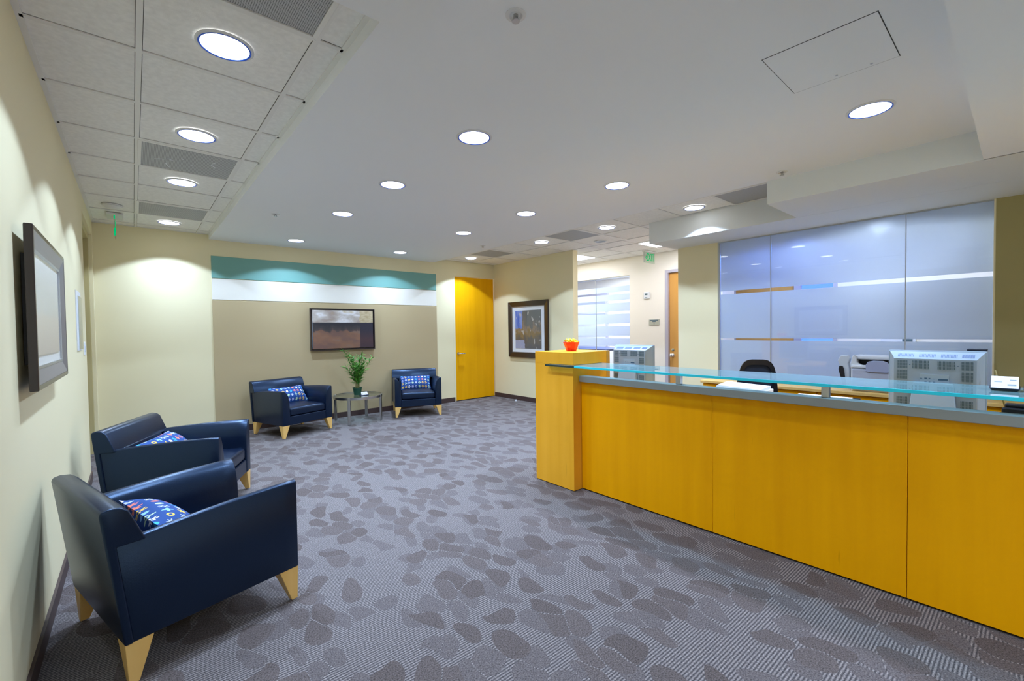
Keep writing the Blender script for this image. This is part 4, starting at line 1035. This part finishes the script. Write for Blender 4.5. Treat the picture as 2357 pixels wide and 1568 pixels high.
for k, (lb, du, dv) in enumerate(zip(PL, (-.085, -.095, -.105, -.105), (-.02, .0, .02, 0))):
    o = bpy.data.objects.new('lumbar_pillow', pmesh); COL.objects.link(o)
    a = R(CH_[k][3]); o.location = (CH_[k][1]+du*math.cos(a)-dv*math.sin(a), CH_[k][2]+du*math.sin(a)+dv*math.cos(a), (.488, .492, .505, .505)[k])
    o.rotation_euler = (0, R((-50, -48, -38, -38)[k]), a)
    tag(o, lb, 'pillow', 'flower-print lumbar pillows')

# ================================================================== SIDE TABLE, plant, cards
tx, ty = 2.62, 6.74
t = empty('side_table', (tx, ty, 0), 'round glass side table with dark chrome rim and four legs', 'table')
bm = bmesh.new(); lathe(bm, (0, 0, 0), [(.362, .372), (.362, .408), (.352, .410), (.352, .372)], 48, close=True); mk('rim', bm, M['steel'], t, smooth=True, split=30)
bm = bmesh.new(); cyl(bm, (0, 0), .351, .397, .406, 48); mk('glass_top', bm, M['table_glass'], t)
for k in range(4):
    a = R(48+90*k); c, s = math.cos(a), math.sin(a); bm = bmesh.new()
    P_ = lambda r, w_: (r*c-w_*s, r*s+w_*c)
    q = [P_(.340, -.021), P_(.368, -.021), P_(.368, .021), P_(.340, .021)]
    hexa(bm, [(*p, .008) for p in q], [(*p, .409) for p in q]); lg = mk('leg', bm, M['steel'], t, bevel=.003)
    bm = bmesh.new(); cyl(bm, P_(.354, 0), .012, 0, .009, 10); mk('glide', bm, M['chrome'], lg)
px_, py_ = 2.61, 6.73
t = empty('potted_bamboo', (px_, py_, .407), 'bushy green bamboo plant in dark green pot on side table', 'plant')
bm = bmesh.new(); lathe(bm, (0, 0, 0), [(0, 0), (.052, 0), (.066, .098), (.072, .10), (.072, .118), (.064, .118), (.062, .10), (0, .098)], 24); mk('pot', bm, M['pot'], t, smooth=True, split=35)
bm = bmesh.new(); cyl(bm, (0, 0), .062, .095, .104, 18); mk('soil', bm, M['soil'], t)
random.seed(11)
stems = bmesh.new(); lf = bmesh.new(); lf2 = bmesh.new()
rtv = Vector((rt.x, rt.y, 0)).normalized()
def leafq(bm_, p, d, L_, w_):
    d = d.normalized(); s = d.cross(Vector((random.uniform(-.4, .4), random.uniform(-.4, .4), 1))).normalized()*w_
    dr = Vector((0, 0, -L_*.12))
    nn = s.cross(d).normalized()*.0015
    v = [bm_.verts.new(q) for q in (p, p+d*L_*.35+s+nn, p+d*L_+dr, p+d*L_*.35-s+nn, p+d*L_*.4-nn)]
    bm_.faces.new((v[0], v[1], v[4])); bm_.faces.new((v[1], v[2], v[4])); bm_.faces.new((v[2], v[3], v[4])); bm_.faces.new((v[3], v[0], v[4]))
specs = [(-.20, .0, .60), (-.13, .05, .52), (-.05, -.04, .50), (.03, .05, .50), (.09, -.03, .53), (.12, .05, .46), (-.16, -.05, .34), (.14, -.06, .30), (.02, -.1, .36), (-.07, .1, .40), (.05, .1, .34), (.25, .0, .48)]
fwv = Vector((fw.x, fw.y, 0)).normalized()
for n_, (a, b, h) in enumerate(specs):
    p0 = rtv*(a*.12) + fwv*(b*.2) + Vector((0, 0, .10)); p3 = rtv*a + fwv*b + Vector((0, 0, .10+h))
    pts = []
    for i in range(8):
        q = i/7; pts.append(p0.lerp(p3, q) + (rtv*(-a*.25) + fwv*(-b*.25))*math.sin(math.pi*q)*.8)
    tube(stems, pts, .0045, 5, .0018)
    cnt = 30 if n_ < 11 else 9
    for k in range(cnt):
        q = (.20 if n_ < 11 else .72) + ((.8 if n_ < 11 else .28))*(k+random.random()*.5)/cnt
        i = min(6, int(q*7)); p = pts[i].lerp(pts[i+1], q*7-i) if q < 1 else pts[7]
        dirv = (pts[i+1]-pts[i]).normalized()
        ang = random.uniform(0, 6.28); side = (rtv*math.cos(ang) + fwv*math.sin(ang))
        d_ = dirv*random.uniform(.35, .9) + side*random.uniform(.4, 1.0) + Vector((0, 0, random.uniform(-.25, .35)))
        leafq(lf if random.random() < .62 else lf2, p, d_, random.uniform(.07, .125), random.uniform(.008, .013))
        for e2 in range(1):
            ang += random.uniform(1.5, 3); side = (rtv*math.cos(ang) + fwv*math.sin(ang)); leafq(lf if random.random() < .6 else lf2, p, dirv*.5+side, random.uniform(.06, .11), random.uniform(.008, .012))
mk('stems', stems, M['stem'], t, smooth=True)
mk('foliage', lf, M['leaf'], t, kind='stuff'); o = mk('foliage', lf2, M['leaf2'], t, kind='stuff'); o['label'] = 'brighter green foliage'
t = empty('card_stand', (2.665, 6.60, .407), 'small dark stand of cards in front of the plant pot', 'card holder')
bx('stand_base', 2.60, 2.73, 6.575, 6.635, .4065, .416, M['navy_plastic'], t, bevel=.003)
for k in range(5):
    bm = bmesh.new(); x = -.045+.02*k; hexa(bm, [(x, -.012, .009), (x+.016, -.012, .009), (x+.016, -.008, .009), (x, -.008, .009)], [(x-.002, .006, .05-.004*abs(k-2)), (x+.014, .006, .05-.004*abs(k-2)), (x+.014, .010, .05), (x-.002, .010, .05)]); mk('card', bm, M['paper'], t)

# ================================================================== PICTURES
t = empty('wall_picture', (2.58, YB-.014, 1.09), 'wide dark-framed abstract horizon painting on the tan wall', 'picture')
off = t.location
bm = bmesh.new(); frame_bars(bm, 2.067-2.58, 3.094-2.58, 1.094-1.09, 1.757-1.09, .014, lambda a, b, d_: (a, -d_, b), .0, .052); mk('frame', bm, M['frame_dark'], t, bevel=.002)
bx('backing', 2.072, 3.09, YB-.024, YB-.014, 1.10, 1.75, M['frame_dark'], t)
bx('canvas_edge', 2.098, 3.063, YB-.055, YB-.024, 1.124, 1.730, M['paper'], t)
uvplane('canvas', (2.098, YB-.0598, 1.124), (.965, 0, 0), (0, 0, .606), M['art_horizon'], t, off)
t = empty('wall_picture', (XP, 6.163, .845), 'tall dark-framed blue and brown abstract print on the partition', 'picture')
off = t.location
fn = lambda a, b, d_: (-d_, a, b)
bm = bmesh.new(); frame_bars(bm, -.552, .552, 0, 1.08, .095, fn, .012, .045, .028); mk('frame', bm, M['frame_dark'], t, bevel=.002)
bm = bmesh.new(); frame_bars(bm, -.457, .457, .095, .985, .010, fn, .012, .030); mk('inner_lip', bm, M['frame_grey'], t)
bx('mat_board', XP-.018, XP-.002, 6.163-.46, 6.163+.46, .845+.09, .845+.99, M['mat'], t)
uvplane('print', (XP-.0225, 6.163+.362, .845+.175), (0, -.724, 0), (0, 0, .728), M['art_blue'], t, off)
bx('glazing', XP-.026, XP-.0245, 6.163-.45, 6.163+.45, .845+.10, .845+.98, M['picglass'], t)
t = empty('wall_picture', (XL, 3.015, 1.165), 'large pewter and dark framed pale print on the left wall', 'picture')
off = t.location
fn = lambda a, b, d_: (d_, a, b)
W2, H_ = .505, .655
bm = bmesh.new(); frame_bars(bm, -W2, W2, 0, H_, .022, fn, .028, .055); mk('frame', bm, M['frame_dark'], t, bevel=.003)
bm = bmesh.new(); frame_bars(bm, -W2+.022, W2-.022, .022, H_-.022, .058, fn, .030, .054, .040); mk('inner_frame', bm, M['frame_grey'], t)
bm = bmesh.new(); frame_bars(bm, -W2+.080, W2-.080, .080, H_-.080, .012, fn, .030, .042); mk('inner_lip', bm, M['alu'], t)
bx('backing', XL+.003, XL+.03, 3.015-W2+.13, 3.015+W2-.13, 1.165+.10, 1.165+H_-.10, M['black'], t)
bx('mat_board', XL+.03, XL+.034, 3.015-W2+.08, 3.015+W2-.08, 1.165+.08, 1.165+H_-.08, M['mat'], t)
uvplane('print', (XL+.0385, 3.015-W2+.15, 1.165+.135), (0, 2*(W2-.15), 0), (0, 0, H_-.25), M['art_pale'], t, off)
bx('glazing', XL+.040, XL+.0412, 3.015-W2+.09, 3.015+W2-.09, 1.165+.09, 1.165+H_-.09, M['picglass'], t)
# acrylic sheet holder and light switch on the left wall
t = empty('sheet_holder', (XL, 5.1, 1.26), 'clear acrylic holder with white sheet on the left wall by the recess', 'sign holder')
bx('back_plate', XL, XL+.006, 4.87, 5.25, 1.26, 1.745, M['white_pl'], t, bevel=.002)
bx('sheet', XL+.006, XL+.008, 4.91, 5.21, 1.30, 1.68, M['paper'], t)
bx('front_cover', XL+.012, XL+.016, 4.90, 5.22, 1.27, 1.70, M['clear'], t)
t = empty('light_switch', (XL, 5.50, 1.21), 'white light switch plate just below the acrylic holder', 'switch')
bx('plate', XL, XL+.008, 5.46, 5.54, 1.205, 1.325, M['white_pl'], t, bevel=.003); bx('rocker', XL+.008, XL+.013, 5.485, 5.515, 1.235, 1.295, M['white_pl'], t, bevel=.002)
# door stop on the carpet by the partition
t = empty('door_stop', (5.59, 6.41, 0), 'tiny white door stop on the carpet by the partition baseboard', 'door stop')
bm = bmesh.new(); lathe(bm, (0, 0, 0), [(0, 0), (.022, 0), (.022, .012), (.016, .03), (0, .036)], 16); mk('stop_body', bm, M['white_pl'], t, smooth=True)
bm = bmesh.new(); cyl(bm, (0, 0), .017, .034, .042, 14); mk('stop_cap', bm, M['chrome'], t)
